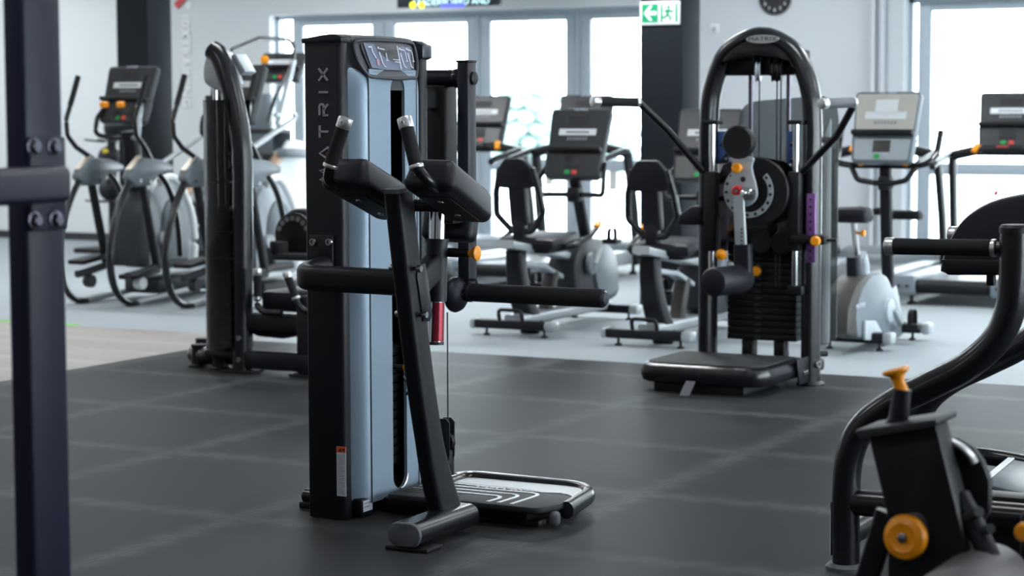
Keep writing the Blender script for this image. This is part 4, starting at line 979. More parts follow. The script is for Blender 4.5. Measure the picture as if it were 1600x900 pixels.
# ------------------------------------------------------------------ glute machine (the subject)
GX, GY, GF = -3.80, 5.99, -3.765            # near front corner of the tower
gm = thing('glute_machine', 'tall black and blue-grey glute machine with lettered tower, two pads and long roller', 'strength machine', (-3.6, 6.3, 0))
gx = lambda px, py, X: at(px, py, X=X)
gy = lambda px, py, Y: at(px, py, Y=Y)
PXL = gy(478, 400, GY).x
ZT = 1.625
def side_panel(y0, y1, name):
    o = round_poly([(PXL, y0), (GX, y0), (GX, y1), (PXL, y1)], [.010, .022, .022, .010], 5)
    return B().prism([V((x, y, .012)) for x, y in o], (0, 0, ZT - .012), .003).build(name, 'black', gm)
near = side_panel(GY, GY + .055, 'side_panel')
FY0, FY1 = 6.515, 6.575
far = side_panel(FY0, FY1, 'side_panel')
for y0, y1 in ((GY, GY + .055), (FY0, FY1)):          # caps
    o = [(PXL - .006, ZT - .004), (GX + .004, ZT - .004), (GX + .006, ZT + .014), (GX - .03, ZT + .026), (PXL + .05, ZT + .018), (PXL - .008, ZT + .012)]
    if y0 > 6.2: o = [(PXL - .006, ZT - .02), (GX - .03, ZT - .06), (GX + .012, ZT - .045), (GX + .012, ZT + .0), (GX - .03, ZT + .018), (PXL - .008, ZT + .012)]
    B().prism([V((x, y0 - .004, z)) for x, z in o], (0, y1 - y0 + .008, 0), .004).build('panel_cap', 'shrouddk' if y0 > 6.2 else 'black', gm)
# brand lettering up the near panel
mz0, mz1 = gy(505, 283, GY).z, gy(505, 107, GY).z
xa, xb = gy(499, 200, GY).x, gy(513, 200, GY).x
LW = (mz1 - mz0); gap = LW * .085; w_ = (LW - 5 * gap) / 5.3
stroke_word('MATRIX', (xb, GY - .0012, mz0), (0, 0, 1), (-1, 0, 0), xb - xa, w_, gap, .0075, 'letter', 'brand_lettering', near)
za = mz0 + w_ + gap + w_ * .5
B().prism([V((xb - .003, GY - .0014, za - .007)), V((xb - .001, GY - .0014, za + .007)), V((xb - .010, GY - .0014, za))], (0, -.0008, 0)).build('brand_triangle', 'red', near)
# warning label
a, b_ = gy(526, 697, GY), gy(541, 776, GY)
wl = B().bb(a.x, b_.x + .001, GY - .0012, GY - .0002, b_.z, a.z).build('warning_label', 'paper', near, label='white warning label with an orange head')
zh = gy(530, 707, GY).z
hd_ = B().bb(a.x, b_.x + .001, GY - .0018, GY - .001, zh, a.z).build('label_head', 'labelorange', wl)
B().prism([V((a.x + .008, GY - .002, zh + .004)), V((a.x + .022, GY - .002, zh + .004)), V((a.x + .015, GY - .002, a.z - .004))], (0, -.0006, 0)).bb(a.x + .024, b_.x - .004, GY - .0026, GY - .002, zh + .007, a.z - .007).build('label_symbol', 'ink', wl)
ln = B()
for k in range(26):
    z = zh - .008 - k * (zh - b_.z - .012) / 26
    ln.bb(a.x + .004, b_.x - .004 - (k * 7 % 5) * .002, GY - .0017, GY - .001, z - .0012, z + .0006)
ln.build('label_print', 'inkgrey', wl)
# front shroud: two canted sides, flat face with a long slot
B0, B1, S0, S1 = 6.107, 6.425, 6.25, 6.345
ZS0, ZS1 = .075, 1.512
ZF = 1.535
flat = [(B0, .055), (B1, .055), (B1, ZF), (B0, ZF)]
sm_, sr_ = (S0 + S1) / 2, (S1 - S0) / 2
slot = [(sm_ + sr_ * math.cos(a), ZS1 - sr_ + sr_ * math.sin(a)) for a in [PI * k / 12 for k in range(13)]] + [(sm_ - sr_ * math.cos(a), ZS0 + sr_ - sr_ * math.sin(a)) for a in [PI * k / 12 for k in range(13)]]
bm_ = B(); mid = (B0 + B1) / 2
half = len(slot)
L_ = [(y, z) for y, z in slot if y <= sm_ + 1e-6]; R_ = [(y, z) for y, z in slot if y >= sm_ - 1e-6]
L_.sort(key=lambda p: p[1]); R_.sort(key=lambda p: p[1])
def arc_sorted(side):
    s = 1 if side == 'R' else -1
    lowa = [(sm_ + s * sr_ * math.sin(a), ZS0 + sr_ - sr_ * math.cos(a)) for a in [PI / 2 * k / 8 for k in range(9)]]
    upa = [(sm_ + s * sr_ * math.cos(a), ZS1 - sr_ + sr_ * math.sin(a)) for a in [PI / 2 * k / 8 for k in range(9)]]
    return lowa + upa
for s, yb_ in (('L', B0), ('R', B1)):
    ap = arc_sorted(s)
    poly = [(yb_, .055), (sm_, .055)] + ap + [(sm_, ZF), (yb_, ZF)]
    bm_.prism([V((GF, y, z)) for y, z in poly], (-.012, 0, 0))
# canted sides as curved strips, rounding back at the top
def side_strip(ya, yb_):
    rows = []
    for k in range(22):
        z = .055 + (1.46 - .055) * k / 12 if k < 13 else None
        if z is None:
            t = (k - 12) / 9.0; a = t * 1.25
            z = 1.46 + .15 * math.sin(a); back = .15 * (1 - math.cos(a)) * .85
        else: back = 0.0
        row = []
        for j in range(7):
            u = j / 6; y = ya + (yb_ - ya) * u
            row.append((GF - back - .055 * (1 - math.cos(u * PI / 2)) - .001, y, z))
        rows.append(row)
    return rows
for ya, yb_ in ((B0 + .003, GY + .053), (B1 - .003, FY0 + .002)):
    bm_.grid(side_strip(ya, yb_))
bm_.build('front_shroud', 'shroud', gm)
for y in (B0, B1): B().cyl((GF + .0005, y, .055), (GF + .0005, y, ZF), .0022, 6).build('shroud_seam', 'shrouddk', gm)
# inside of the slot
B().bb(GX - .16, GX - .15, GY + .055, FY0, .05, 1.60).build('shroud_lining', 'ink', gm)
for y in (S0 + .022, S1 - .022): B().cyl((GX - .022, y, .10), (GX - .022, y, 1.50), .0065, 12).build('guide_rod', 'midgrey', gm)
B().cyl((GX - .065, sm_, .9), (GX - .065, sm_, 1.52), .005, 8).build('lift_cable', 'ink', gm)
zA, zB = gx(620, 552, GF).z, gx(620, 722, GF).z
for k in range(13):
    z = zB + (zA - zB) * k / 12
    pl = B().bb(GX - .14, GX - .005, GY + .08, FY0 - .03, z - .016, z + .013, .003).build('weight_plate', 'blackm', gm)
    B().bb(GX - .0055, GX - .004, S0 + .008, S0 + .022, z - .006, z + .006).build('weight_number', 'orange' if k % 3 == 0 else 'paper', pl)
B().bb(GX - .13, GX - .03, sm_ - .055, sm_ + .055, zA + .03, zA + .14, .01).build('stack_head', 'blackm', gm)
z = gx(626, 573, GF).z
B().cyl((GX - .05, sm_, z), (GF + .025, sm_, z), .010).build('selector_stem', 'ink', gm)
B().lathe([(.014, 0), (.022, .01), (.022, .02), (.014, .026), (0, .026)], (GF + .02, sm_, z), (1, 0, 0), 18).build('selector_pin', 'orange', gm)
B().tube(spline([(GF + .02, sm_ - .01, z - .03), (GF + .035, sm_ + .005, z - .07), (GF + .01, sm_ + .03, z - .10)], 6), .004, 8).build('selector_cord', 'ink', gm)
B().tube([(GF + .001, y, z) for y, z in arc_sorted('R')[:9]], .0035, 8, (1, 0, 0)).build('slot_rim', 'alu', gm)
B().prism([V((GF - .004, y, zz)) for y, zz in [(sm_ + (sr_ + .001) * math.cos(a), ZS1 - sr_ + (sr_ + .001) * math.sin(a)) for a in [PI * k / 14 for k in range(15)]]], (-.006, 0, 0)).build('slot_cap', 'darkgrey', gm)
# top cover with placard
TA = math.radians(12)
def tp(u, v, d=0.0):
    """u across (0 near .. 1 far), v up the tilted face"""
    y = B0 - .045 + (B1 - B0 + .09) * u
    return V((GF + .006 - math.sin(TA) * v + math.cos(TA) * d - .02 * (2 * u - 1) ** 2, y, 1.512 + math.cos(TA) * v + math.sin(TA) * d - .012 * (2 * u - 1) ** 2 * 0))
FH = .135
rows = []
for v in [0, .01, .03, .06, .09, .115, FH]:
    tap = .10 * (1 - v / FH) if v < FH else 0
    rows.append([tp(tap + (1 - 2 * tap) * k / 12, v) for k in range(13)])
top = [tp(k / 12, FH) for k in range(13)]
for dx, dz in ((-.03, .007), (-.07, .010), (-.12, .006), (-.155, -.012)):
    rows.append([V((p.x + dx, p.y, p.z + dz)) for p in top])
cv = B().grid(rows)
# cheeks closing the cover to the side panels
for k, yy in ((0, GY + .053), (12, FY0 + .002)):
    yo = yy - .025 if k == 0 else yy + .025
    cv.grid([[r[k], V((r[k].x - .03, (r[k].y + yy) / 2, r[k].z - .006)), V((max(PXL, min(r[k].x - .05, GX - .012)), yo if r[k].z > 1.58 else yy, min(r[k].z - .016, ZT + .012)))] for r in rows])
cv.build('top_cover', 'cover', gm)
rim = [tp(u, v, .004) for u, v in ((.11, .0), (.2, -.004), (.5, -.008), (.8, -.004), (.89, .0), (.98, .05), (.985, .105), (.90, .122), (.5, .126), (.10, .122), (.015, .105), (.02, .05))]
B().tube(spline(rim + rim[:1], 4)[:-1], .007, 8, closed=True, ref=(1, 0, .3)).build('placard_rim', 'cover', gm)
# dark raised frame with the instruction card
def card(us, d):
    return [tp(u, v, d) for u, v in us]
edge = round_poly([(.16, .012), (.84, .012), (.93, .11), (.07, .11)], .02)
B().prism(card(edge, .004), V((math.cos(TA), 0, math.sin(TA))) * .002).build('placard_frame', 'ink', gm)
edge = [(.17, .027), (.36, .021), (.6, .020), (.80, .024), (.875, .104), (.12, .112)]
pc = B().prism(card(edge, .0065), V((math.cos(TA), 0, math.sin(TA))) * .001).build('instruction_card', 'placard', gm)
TN = V((math.cos(TA), 0, math.sin(TA)))
o_ = tp(.485, .088, .0085)
text('Glute', .034, frame(o_, tp(1, .088) - tp(0, .088), tp(.5, .1) - tp(.5, 0)), 'inkgrey', 'card_title', pc, extr=.0004).data.materials[0] = M['shrouddk']
fgs = [B()]
def st_(pts, w=.0032): fgs[-1].ribbon([tp(u, v, .0085) for u, v in pts], w, TN, .0005)
for off in (.34, .68, .82):
    fgs.append(B())
    st_([(off - .03, .082), (off - .01, .045), (off + .0, .034)], .0045); st_([(off, .034), (off + .03, .030)]); st_([(off - .02, .094), (off + .05, .092), (off + .065, .084), (off + .07, .055)]); st_([(off + .045, .054), (off + .085, .053)], .002)
    fgs[-1].lathe([(.0042, 0), (.0042, .0006)], tp(off - .035, .097, .0082), TN, 10)
fgs.append(B()); st_([(.17, .098), (.215, .099), (.215, .085), (.25, .060)], .0045)
fgs.append(B()); st_([(.50, .058), (.60, .056)], .0022); st_([(.52, .050), (.60, .048)], .0022)
for fg in fgs[1:]: fg.build('card_figure', 'line', pc)
B().prism([tp(u, v, .0088) for u, v in ((.245, .036), (.275, .034), (.285, .055), (.255, .06))], TN * .0004).build('card_mark', mat('dusty_pink_print', 'a07888', .5), pc)
B().prism([tp(u, v, .0084) for u, v in ((.605, .024), (.617, .024), (.617, .106), (.605, .107))], TN * .0003).build('card_divider', 'paper', pc)
# base below the shroud
B().bb(PXL + .02, GX - .01, GY + .055, FY0, .01, .075, .006).build('tower_base', 'blackm', gm)
a = gy(551, 794, GY + .08)
B().bb(GX - .014, GX + .03, GY + .06, GY + .14, .012, .075, .01).build('base_bracket', 'blackm', gm)
c1 = gx(544, 790, GX + .031)
lb = B().bb(GX + .0305, GX + .0315, GY + .066, GY + .125, .030, .068).build('serial_label', 'paper', gm)
B().bb(GX + .0312, GX + .032, GY + .072, GY + .115, .056, .061).bb(GX + .0312, GX + .032, GY + .072, GY + .105, .044, .048).build('label_print', 'inkgrey', lb)
p = gy(474, 776, GY + .16)
B().tube([(PXL + .05, GY + .16, .048), (p.x + .014, GY + .16, .048)], .026, 18).ell((p.x + .014, GY + .16, .048), (.016, .026, .026)).build('rear_foot', 'satin', gm)
B().bb(p.x + .0, p.x + .06, GY + .13, GY + .19, .008, .03, .004).build('foot_pad', 'blackm', gm)
# bracket and bent tube to the front post
a, b_ = gy(486, 366, GY), gy(523, 432, GY)
bk_ = B().bb(a.x, b_.x, GY - .012, GY, b_.z, a.z, .004).build('tube_bracket', 'black', gm)
bolt(bk_, gy(490, 378, GY - .012), NY, .014, .010); bolt(bk_, gy(515, 378, GY - .012), NY, .014, .010)
YP = 5.80; XP = -3.39
s0 = gy(508, 420, GY - .01); e0 = gx(612, 452, XP - .02)
YT_ = 5.838
pts = [V((s0.x, GY - .008, s0.z)), V((s0.x - .012, YT_ - .005, s0.z - .018)), V((XP - .02, YT_ + .02, e0.z + .002))]
B().sweep(fillet(pts, .11, 10), rrect(.085, .062, .026, 5), (0, 0, 1)).build('bent_tube', 'black', gm)
# leaning front post
pp_ = [gx(622, 297, XP), gx(641, 470, XP), gx(652, 560, XP), gx(663, 640, XP), gx(678, 730, XP), gx(698, 806, XP)]
B().sweep(spline(pp_, 6), rrect(.060, .098, .016, 4), (1, 0, 0), scale=[(1, 1)] * 21 + [(1, 1 + .04 * k) for k in range(10)]).build('front_post', 'black', gm)
c0 = pp_[0]
B().sweep([c0 + V((0, 0, -.006)), c0 + V((0, -.001, .007))], rrect(.064, .100, .018, 4), (1, 0, 0)).build('post_cap', 'greycap', gm)
for py, pl, pr in ((419, 607, 660), (491, 616, 669)):
    p = gx((pl + pr) / 2, py, XP)
    B().cyl(p + V((-.052, 0, 0)), p + V((.058, 0, 0)), .006, 10).build('through_bolt', 'bolt', gm)
    bolt(gm, p + V((.046, .0, 0)), (1, 0, 0), .012, .012); bolt(gm, p + V((-.044, 0, 0)), (-1, 0, 0), .012, .012)
plt = [gx(*k, XP + .031) for k in ((650, 430), (653, 415), (663, 411), (668, 440), (674, 492), (670, 502), (660, 502))]
B().prism([p for p in plt], (.004, 0, 0), .001).build('side_gusset', 'black', gm)
# foot
fz = .062
fe = gx(632, 838, XP - .045); fy0 = 5.655
fx = -3.365
B().sweep([(fx, fy0, fz + .001), (fx, 5.85, fz + .001), (fx, 6.03, fz + .001)], rrect(.078, .122, .0375, 6), (0, 0, 1)).build('floor_tube', 'satin', gm)
B().sweep([(fx, fy0 - .012, fz + .001), (fx, fy0 - .010, fz + .001), (fx, fy0, fz + .001)], rrect(.078, .122, .0375, 6), (0, 0, 1), scale=[.9, .96, 1]).build('tube_end_cap', 'greycap', gm)
B().bb(fx - .075, fx + .080, fy0 + .0, fy0 + .10, .008, .022, .004).build('foot_pad', 'blackm', gm)
# pad column: inclined arm, sleeve, chrome tube with scale
YC0, YC1 = gx(681, 471, XP), gx(683, 373, XP)
B().sweep([gx(655, 440, XP), gx(682, 413, XP)], rrect(.055, .085, .012), (1, 0, 0)).build('column_arm', 'black', gm)
B().tube([YC0, YC1], .035, 22).tube([YC1 + (YC0 - YC1).normalized() * .012, YC1], .039, 22).build('column_sleeve', 'navy', gm)
dcol = (YC1 - YC0).normalized()
B().cyl(YC0 - dcol * .005, YC1 + dcol * .16, .027, 20).build('chrome_tube', 'chrome', gm)
B().cyl(YC0 - dcol * .135, YC0, .027, 20).build('lower_tube', 'chrome', gm)
arc_ = [math.radians(a) for a in range(-75, 31, 7)]
ea = V((1, 0, 0)); ea = (ea - dcol * ea.dot(dcol)).normalized(); eb = dcol.cross(ea)
if eb.y < 0: eb = -eb
prof_ = [(r * math.cos(a), r * math.sin(a)) for r, aa in ((.0272, arc_), (.0285, list(reversed(arc_)))) for a in aa]
B().prism([YC0 - dcol * .128 + ea * u + eb * v for u, v in prof_], dcol * .126).build('scale_strip', 'redstrip', gm)
B().cyl(YC0 - dcol * .14, YC0 - dcol * .13, .029, 20).build('tube_plug', 'ink', gm)
pn = gx(690, 394, XP)
B().cyl(pn + V((.0, 0, 0)), pn + V((.105, -.005, 0)), .015, 16).build('pin_housing', 'blackm', gm)
B().lathe([(.011, 0), (.011, .016), (.020, .022), (.024, .030), (.024, .036), (.016, .040), (0, .038)], pn + V((.10, -.005, 0)), (1, -.02, .02), 24).build('pull_pin', 'orange', gm)
# pads with handles
PADA = math.radians(-21)
for s in (-1, 1):
    c0 = gx(706, 299, XP + .145) + V((0 if s > 0 else -.29, 0, 0))
    rot = Matrix.Rotation(PADA, 3, 'X') @ Matrix.Rotation(s * .05, 3, 'Z')
    pdx = B().box((0, 0, 0), (.165, .345, .105), .030, seg=4)
    for v in pdx.bm.verts:                       # crowned top, thinner lower edge
        if v.co.z > 0: v.co.x *= .86
        v.co.x *= 1 - .10 * (v.co.y / .17)
    M4 = Matrix.Translation(c0) @ rot.to_4x4()
    pad = pdx.build('elbow_pad', 'vinyl', gm, xf=M4, sharp=60)
    for a_, b__ in (((-.055, -.172, .046), (-.055, .15, .046)), ((.055, -.172, .046), (.055, .15, .046))):
        B().tube([M4 @ V((a_[0] * .98, a_[1] + .03, .0525)), M4 @ V((b__[0] * .86, b__[1], .0525))], .0016, 6).build('pad_stitching', 'ink', pad)
    for y in (-.06, .07):
        bolt(pad, M4 @ V((0, y, -.050)), rot @ V((0, 0, -1)), .012, .010)
    bolt(pad, M4 @ V((-.04, -.170, -.005)), rot @ V((0, -1, 0)), .008, .006)
    B().prism([M4 @ V((x, y, -.056)) for x, y in ((-.05, -.10), (.05, -.10), (.05, .12), (-.05, .12))], (0, 0, .006)).build('pad_bracket', 'blackm', gm)
bz = gx(660, 320, XP).z; by_ = gx(645, 320, XP).y
hl = [gy(542, 186, 5.86), gy(519, 256, 5.86)]
hr_t, hr_b = gx(632, 186, XP + .105), gx(651, 262, XP + .155)
hl_t, hl_b = V((2 * XP - hr_t.x, hr_t.y, hr_t.z)), V((2 * XP - hr_b.x, hr_b.y, hr_b.z))
cb_y = gx(640, 320, XP).y + .02; cb_z = gx(640, 320, XP).z
for T_, Bt, s in ((hr_t, hr_b, 1), (hl_t, hl_b, -1)):
    d = (T_ - Bt)
    path = [T_, Bt, Bt - d * .30 + V((s * .012, .03, 0)), V((XP + s * .165, cb_y, cb_z + .012)), V((XP + s * .10, cb_y + .01, cb_z)), V((XP, cb_y + .01, cb_z))]
    h = B().tube(fillet(path, .05, 8), .0165, 14).build('handle', 'satin', gm)
    B().cyl(T_ - d * .16, Bt + d * .04, .0215, 20).build('grip', 'foam', h)
    B().cyl(T_ - d * .20, T_ + d * .03, .0235, 22, .004).build('grip_end', 'alu', h)
    B().cyl(Bt - d * .02, Bt + d * .055, .0232, 22, .002).build('grip_collar', 'alu', h)
    bolt(h, T_ - d * .06 + V((.004, -.0225, 0)), NY, .004, .003)
B().bb(XP - .10, XP + .10, cb_y - .01, cb_y + .12, cb_z - .022, cb_z + .004, .008).build('pad_carrier', 'blackm', gm)
# hip pad behind the column
hp_ = gx(699, 362, XP - .02)
B().box((XP - .02, hp_.y + .02, hp_.z + .02), (.19, .07, .11), .025, Matrix.Rotation(-.25, 3, 'X'), 4).build('hip_pad', 'vinyl', gm, sharp=60)
B().bb(XP - .05, XP + .05, YC1.y + .02, hp_.y + .02, hp_.z + .03, hp_.z + .06, .008).build('hip_pad_bracket', 'blackm', gm)
# rear post, pivot tube and swinging arm
YA = 6.72
xa, xb = gy(674, 200, YA + .06).x, gy(706, 200, YA + .06).x
zr = gy(690, 372, YA).z
B().bb(xa, xb + .004, YA + .0, YA + .10, zr, gy(690, 132, YA).z, .012).bb(xa + .02, xb - .02, FY1 - .02, YA + .05, zr + .02, zr + .10, .01).bb(xa + .02, xb - .02, FY1 - .02, YA + .05, 1.40, 1.48, .01).build('rear_post', 'blackm', gm)
ax_ = gy(725, 122, YA)
B().cyl((xa - .02, YA + .03, ax_.z), (ax_.x - .02, YA + .03, ax_.z), .032, 22).build('pivot_tube', 'black', gm)
B().cyl((ax_.x - .055, YA + .03, ax_.z), (ax_.x - .02, YA + .03, ax_.z), .036, 22, .006).build('pivot_collar', 'satin', gm)
ar0, ar1 = gy(725, 96, YA).z, gy(725, 470, YA).z
B().bb(ax_.x - .026, ax_.x + .022, YA - .01, YA + .055, ar1, ar0, .008).build('swing_arm', 'navy', gm)
B().bb(ax_.x - .028, ax_.x + .024, YA - .012, YA + .057, ar0 - .004, ar0 + .005, .003).build('arm_cap', 'plastic', gm)
B().lathe([(.024, 0), (.024, .008), (.018, .012), (0, .012)], (ax_.x + .022, YA + .028, ax_.z), (1, 0, 0), 18).build('pivot_bolt', 'plastic', gm)
# disc and roller
dc = gy(712, 460, YA - .03)
B().lathe([(0, -.016), (.05, -.016), (.064, -.008), (.066, .002), (.060, .016), (.044, .030), (.022, .036), (.020, .030), (.0, .028)], dc, (1, -.10, 0), 36).build('disc', 'navy', gm)
bolt(gm, dc + V((.028, -.003, 0)), (1, -.1, 0), .008, .007)
r0, r1 = gy(733, 456.5, YA), gy(944, 466.5, YA - .02)
B().cyl(dc + V((-.02, .02, 0)), r0, .015).build('roller_axle', 'satin', gm)
B().cyl(r0, r1, .0335, 30, .006).build('roller', 'foam', gm)
d = (r1 - r0).normalized()
B().cyl(r0 - d * .008, r0 + d * .014, .036, 28, .003).build('roller_collar', 'plastic', gm)
B().lathe([(.029, 0), (.029, .003), (.022, .010), (.0, .013)], r1 - d * .001, d, 24).build('roller_end', 'shrouddk', gm)
B().tube(fillet([r0 + V((-.02, 0, .034)), r0 + V((0, 0, .046)), r0 + V((.03, 0, .046)), r0 + V((.035, 0, .03))], .01), .005, 8).build('roller_clip', 'ink', gm)
# cable and its pulley guard
cx0, cx1 = gy(699, 488, YA - .06), gy(699, 660, YA - .06)
B().cyl((cx0.x, cx0.y, cx1.z), cx0, .0028, 8).build('cable', 'ink', gm)
for off in (-.018, .018):
    po = [gy(*k, YA - .06) + V((0, off, 0)) for k in ((688, 653), (700, 653), (706, 660), (706, 712), (700, 735), (692, 745), (686, 745))]
    B().prism(po, (0, .006, 0), .002).build('pulley_guard', 'black', gm)
pc_ = gy(697, 690, YA - .057); B().lathe([(0, -.01), (.034, -.01), (.03, 0), (.034, .01), (0, .01)], pc_, (0, 1, 0), 22).build('pulley', 'blackm', gm)
B().bb(pc_.x - .03, pc_.x + .02, YA - .075, YA - .03, .06, pc_.z - .03, .004).build('pulley_post', 'blackm', gm)
# platform: base, grip plate, bright surround
PX0, PX1, PY0, PY1 = -3.72, -3.105, 6.12, 6.62
B().bb(PX0 - .06, PX1 - .10, PY0 + .06, PY1 - .06, .012, .062, .01).build('platform_base', 'blackm', gm)
for (x, y) in ((PX0 + .1, PY0 + .10), (PX1 - .09, PY0 + .10), (PX1 - .12, PY1 - .1)):
    B().bb(x - .03, x + .03, y - .03, y + .03, .008, .03, .006).build('rubber_foot', 'ink', gm)
B().box((PX1 + .005, PY0 + .06, .045), (.035, .05, .05), .016, Matrix.Rotation(.3, 3, 'Z'), 4).build('transport_wheel', 'greycap', gm)
gp = round_poly([(PX0, PY0), (PX1 - .03, PY0), (PX1 + .005, PY0 + .10), (PX1 + .0, PY0 + .24), (PX1 - .12, PY0 + .29), (PX0, PY0 + .32)], [.03, .05, .05, .04, .04, .02], 6)
B().prism([V((x, y, .066)) for x, y in gp], (0, 0, .022), .006).build('foot_plate', 'grip', gm)
tpz = .089
rg_ = B()
YS0 = PY0
for k, (yy, xx) in enumerate(((.285, .08), (.235, .13), (.185, .18), (.135, .22), (.085, .25))):
    if k == 0:
        rg_.ribbon(fillet([(PX0 + .02, YS0 + yy, tpz), (PX1 - .14, YS0 + yy - .02, tpz), (PX1 - .08, YS0 + yy - .0, tpz)], .04), .014, (0, 0, 1), .001)
    elif k == 4: continue
    else:
        rg_.ribbon(fillet([(PX0 + .03, YS0 + yy, tpz), (PX1 - xx, YS0 + yy, tpz), (PX1 - xx - .01, YS0 + .025, tpz)], .05, 6), .013, (0, 0, 1), .001)
rg_.build('grip_stripes', 'stripe', gm)
lv = B()
for k in range(3): lv.bb(PX0 + .03, PX0 + .19, PY0 + .07 + k * .028, PY0 + .078 + k * .028, tpz - .002, tpz + .001)
lv.build('grip_ribs', 'darkgrey', gm)
text('MATRIX', .040, frame((PX0 + .33, PY0 + .259, tpz), (1, 0, 0), (0, 1, 0)), 'stripe', 'plate_lettering', gm, sx=1.6)
pl = round_poly([(PX0 + .08, PY0 + .325), (PX1 - .07, PY0 + .305), (PX1 - .0, PY0 + .24), (PX1 - .03, PY1 - .03), (PX0 + .08, PY1 - .03)], [.02, .02, .02, .12, .06], 8)
B().prism([V((x, y, .072)) for x, y in pl], (0, 0, .010)).build('tread_insert', 'plate', gm)
rr_ = fillet([(PX0 + .06, PY0 + .32, .070), (PX0 + .05, PY1 - .03, .070), (PX1 - .04, PY1 - .03, .066), (PX1 + .012, PY0 + .13, .062)], .15, 12)
B().tube(rr_, .030, 16, (0, 0, 1), .026).build('platform_rail', 'satin', gm)
rr2 = [V(p) + V((.0, .0, .024)) for p in rr_[1:-4]]
B().tube(rr2, .009, 10).build('rail_trim', 'alu', gm)

# ------------------------------------------------------------------ rack upright in the left foreground
RX = at(40, 300, Y=3.12).x; RY = 3.12
rk = thing('rack_upright', 'navy black rack upright with bolted crossbar at the left edge, nearest the viewer', 'rack', (RX, RY, 0))
B().bb(RX - .050, RX, RY, RY + .115, .03, 2.35, .010, 3).build('upright', 'racknavy', rk)
B().bb(RX - .12, RX + .06, RY - .06, RY + .18, .008, .03, .005).build('foot_plate', 'black', rk)
zt_, zb_ = at(70, 214, X=RX).z, at(70, 360, X=RX).z
bp_ = B().bb(RX, RX + .010, RY + .005, RY + .108, zb_, zt_, .003).build('bar_bracket', 'racknavy', rk)
for px, py in ((51, 229), (83, 229), (53, 344), (86, 343)):
    p = at(px, py, X=RX + .010); B().lathe([(.017, 0), (.017, .003), (.013, .004), (.013, .010), (.010, .014), (0, .014)], p, (1, 0, 0), 18).build('bolt', mat('dark_bolt', '6a6874', .25, .9) if 'dark_bolt' not in bpy.data.materials else bpy.data.materials['dark_bolt'], bp_)
z0_, z1_ = at(60, 318, X=RX + .06).z, at(60, 261, X=RX + .06).z
ye = at(113, 290, X=RX + .085).y
B().sweep([(RX + .048, ye - 1.0, (z0_ + z1_) / 2), (RX + .048, ye - .006, (z0_ + z1_) / 2), (RX + .048, ye, (z0_ + z1_) / 2)], rrect(z1_ - z0_, .074, .014, 5), (0, 0, 1), scale=[1, 1, .9]).build('crossbar', 'racknavy', rk)

# ------------------------------------------------------------------ seated machine with curved frame at the right
YR = 6.04; YR2 = 6.70
sp_ = at(1322, 893, Y=YR)
sm2 = thing('seated_machine', 'black seated machine with S-curved frame tubes and a padded forward handle, at the right edge', 'strength machine', (sp_.x + .3, 6.3, 0))
q = lambda px, py, Y=YR: at(px, py, Y=Y)
tube1 = spline([q(1322, 896), q(1322, 840), q(1322, 770), q(1328, 712), q(1348, 668), q(1388, 634), q(1450, 604), q(1510, 573), q(1556, 532), q(1578, 485), q(1585, 430), q(1587, 356)], 6)
B().tube(tube1, .050, 20, (0, 1, 0), .043, scale=[.95 + .08 * k / 66 for k in range(67)]).build('frame_tube', 'satin', sm2)
tp_ = q(1587, 353)
B().tube([tp_ + V((0, 0, -.02)), tp_ + V((0, 0, -.004)), tp_ + V((0, 0, .004))], .053, 20, (0, 1, 0), .046, scale=[1, 1, .86]).build('tube_cap', 'plastic', sm2)
B().lathe([(.062, .008), (.062, .02), (.052, .03)], (sp_.x, YR, 0), (0, 0, 1), 24).build('rubber_foot', 'greycap', sm2)
d2 = V((0, YR2 - YR, 0))
tube2 = [p + d2 for p in tube1]
B().tube(tube2, .050, 20, (0, 1, 0), .043).build('frame_tube', 'satin', sm2)
B().lathe([(.062, .008), (.062, .02), (.052, .03)], (sp_.x, YR2, 0), (0, 0, 1), 24).build('rubber_foot', 'greycap', sm2)
a, b_ = q(1300, 783), q(1300, 866)
lx = sp_.x - .044
lbl = B().bb(lx - .0012, lx + .001, YR - .02, YR + .02, b_.z, a.z).build('warning_label', 'paper', sm2)
B().bb(lx - .0018, lx + .0004, YR - .02, YR + .02, a.z - .02, a.z).build('label_head', 'red', lbl)
for Y, nm in ((YR, 0), (YR2, 1)):
    h0, h1 = V(q(1580, 388)), V(q(1383, 384.5))
    if nm: h0, h1 = h0 + d2, h1 + d2
    d = (h1 - h0)
    h = B().cyl(h0, h1, .0175, 18).build('handle', 'satin', sm2)
    B().cyl(h0 + d * .12, h1 - d * .06, .0245, 22).build('grip', 'foam', h)
    B().cyl(h1 - d * .08, h1, .0262, 24, .004).build('grip_end', 'alu', h)
    B().cyl(h0 + d * .115, h0 + d * .155, .0262, 24, .003).build('grip_collar', 'alu', h)
YB_ = 6.30
bp = [q(*k, YB_) for k in ((1466, 428), (1469, 410), (1480, 378), (1502, 344), (1536, 320), (1580, 306), (1640, 300), (1690, 320), (1700, 428), (1580, 431))]
B().prism(spline(bp + bp[:1], 4)[:-1], (0, .11, 0), .02).build('back_pad', 'vinyl', sm2)
bb_ = [q(*k, YB_ - .012) for k in ((1468, 405), (1700, 408), (1700, 431), (1478, 430))]
B().prism(bb_, (0, .06, 0), .008).build('pad_shell', 'blackm', sm2)
p = q(1548, 436, YB_ + .03); B().bb(p.x - .012, p.x + .012, p.y - .01, p.y + .02, p.z - .02, p.z + .02, .004).build('pad_bolt', 'blackm', sm2)
cz = q(1340, 785).z
B().tube([(sp_.x, YR, cz), (sp_.x + .62, YR, cz)], .040, 18).build('cross_tube', 'satin', sm2)
B().tube([(sp_.x, YR, cz - .1), (sp_.x, YR2, cz - .1)], .040, 18).build('cross_tube', 'satin', sm2)
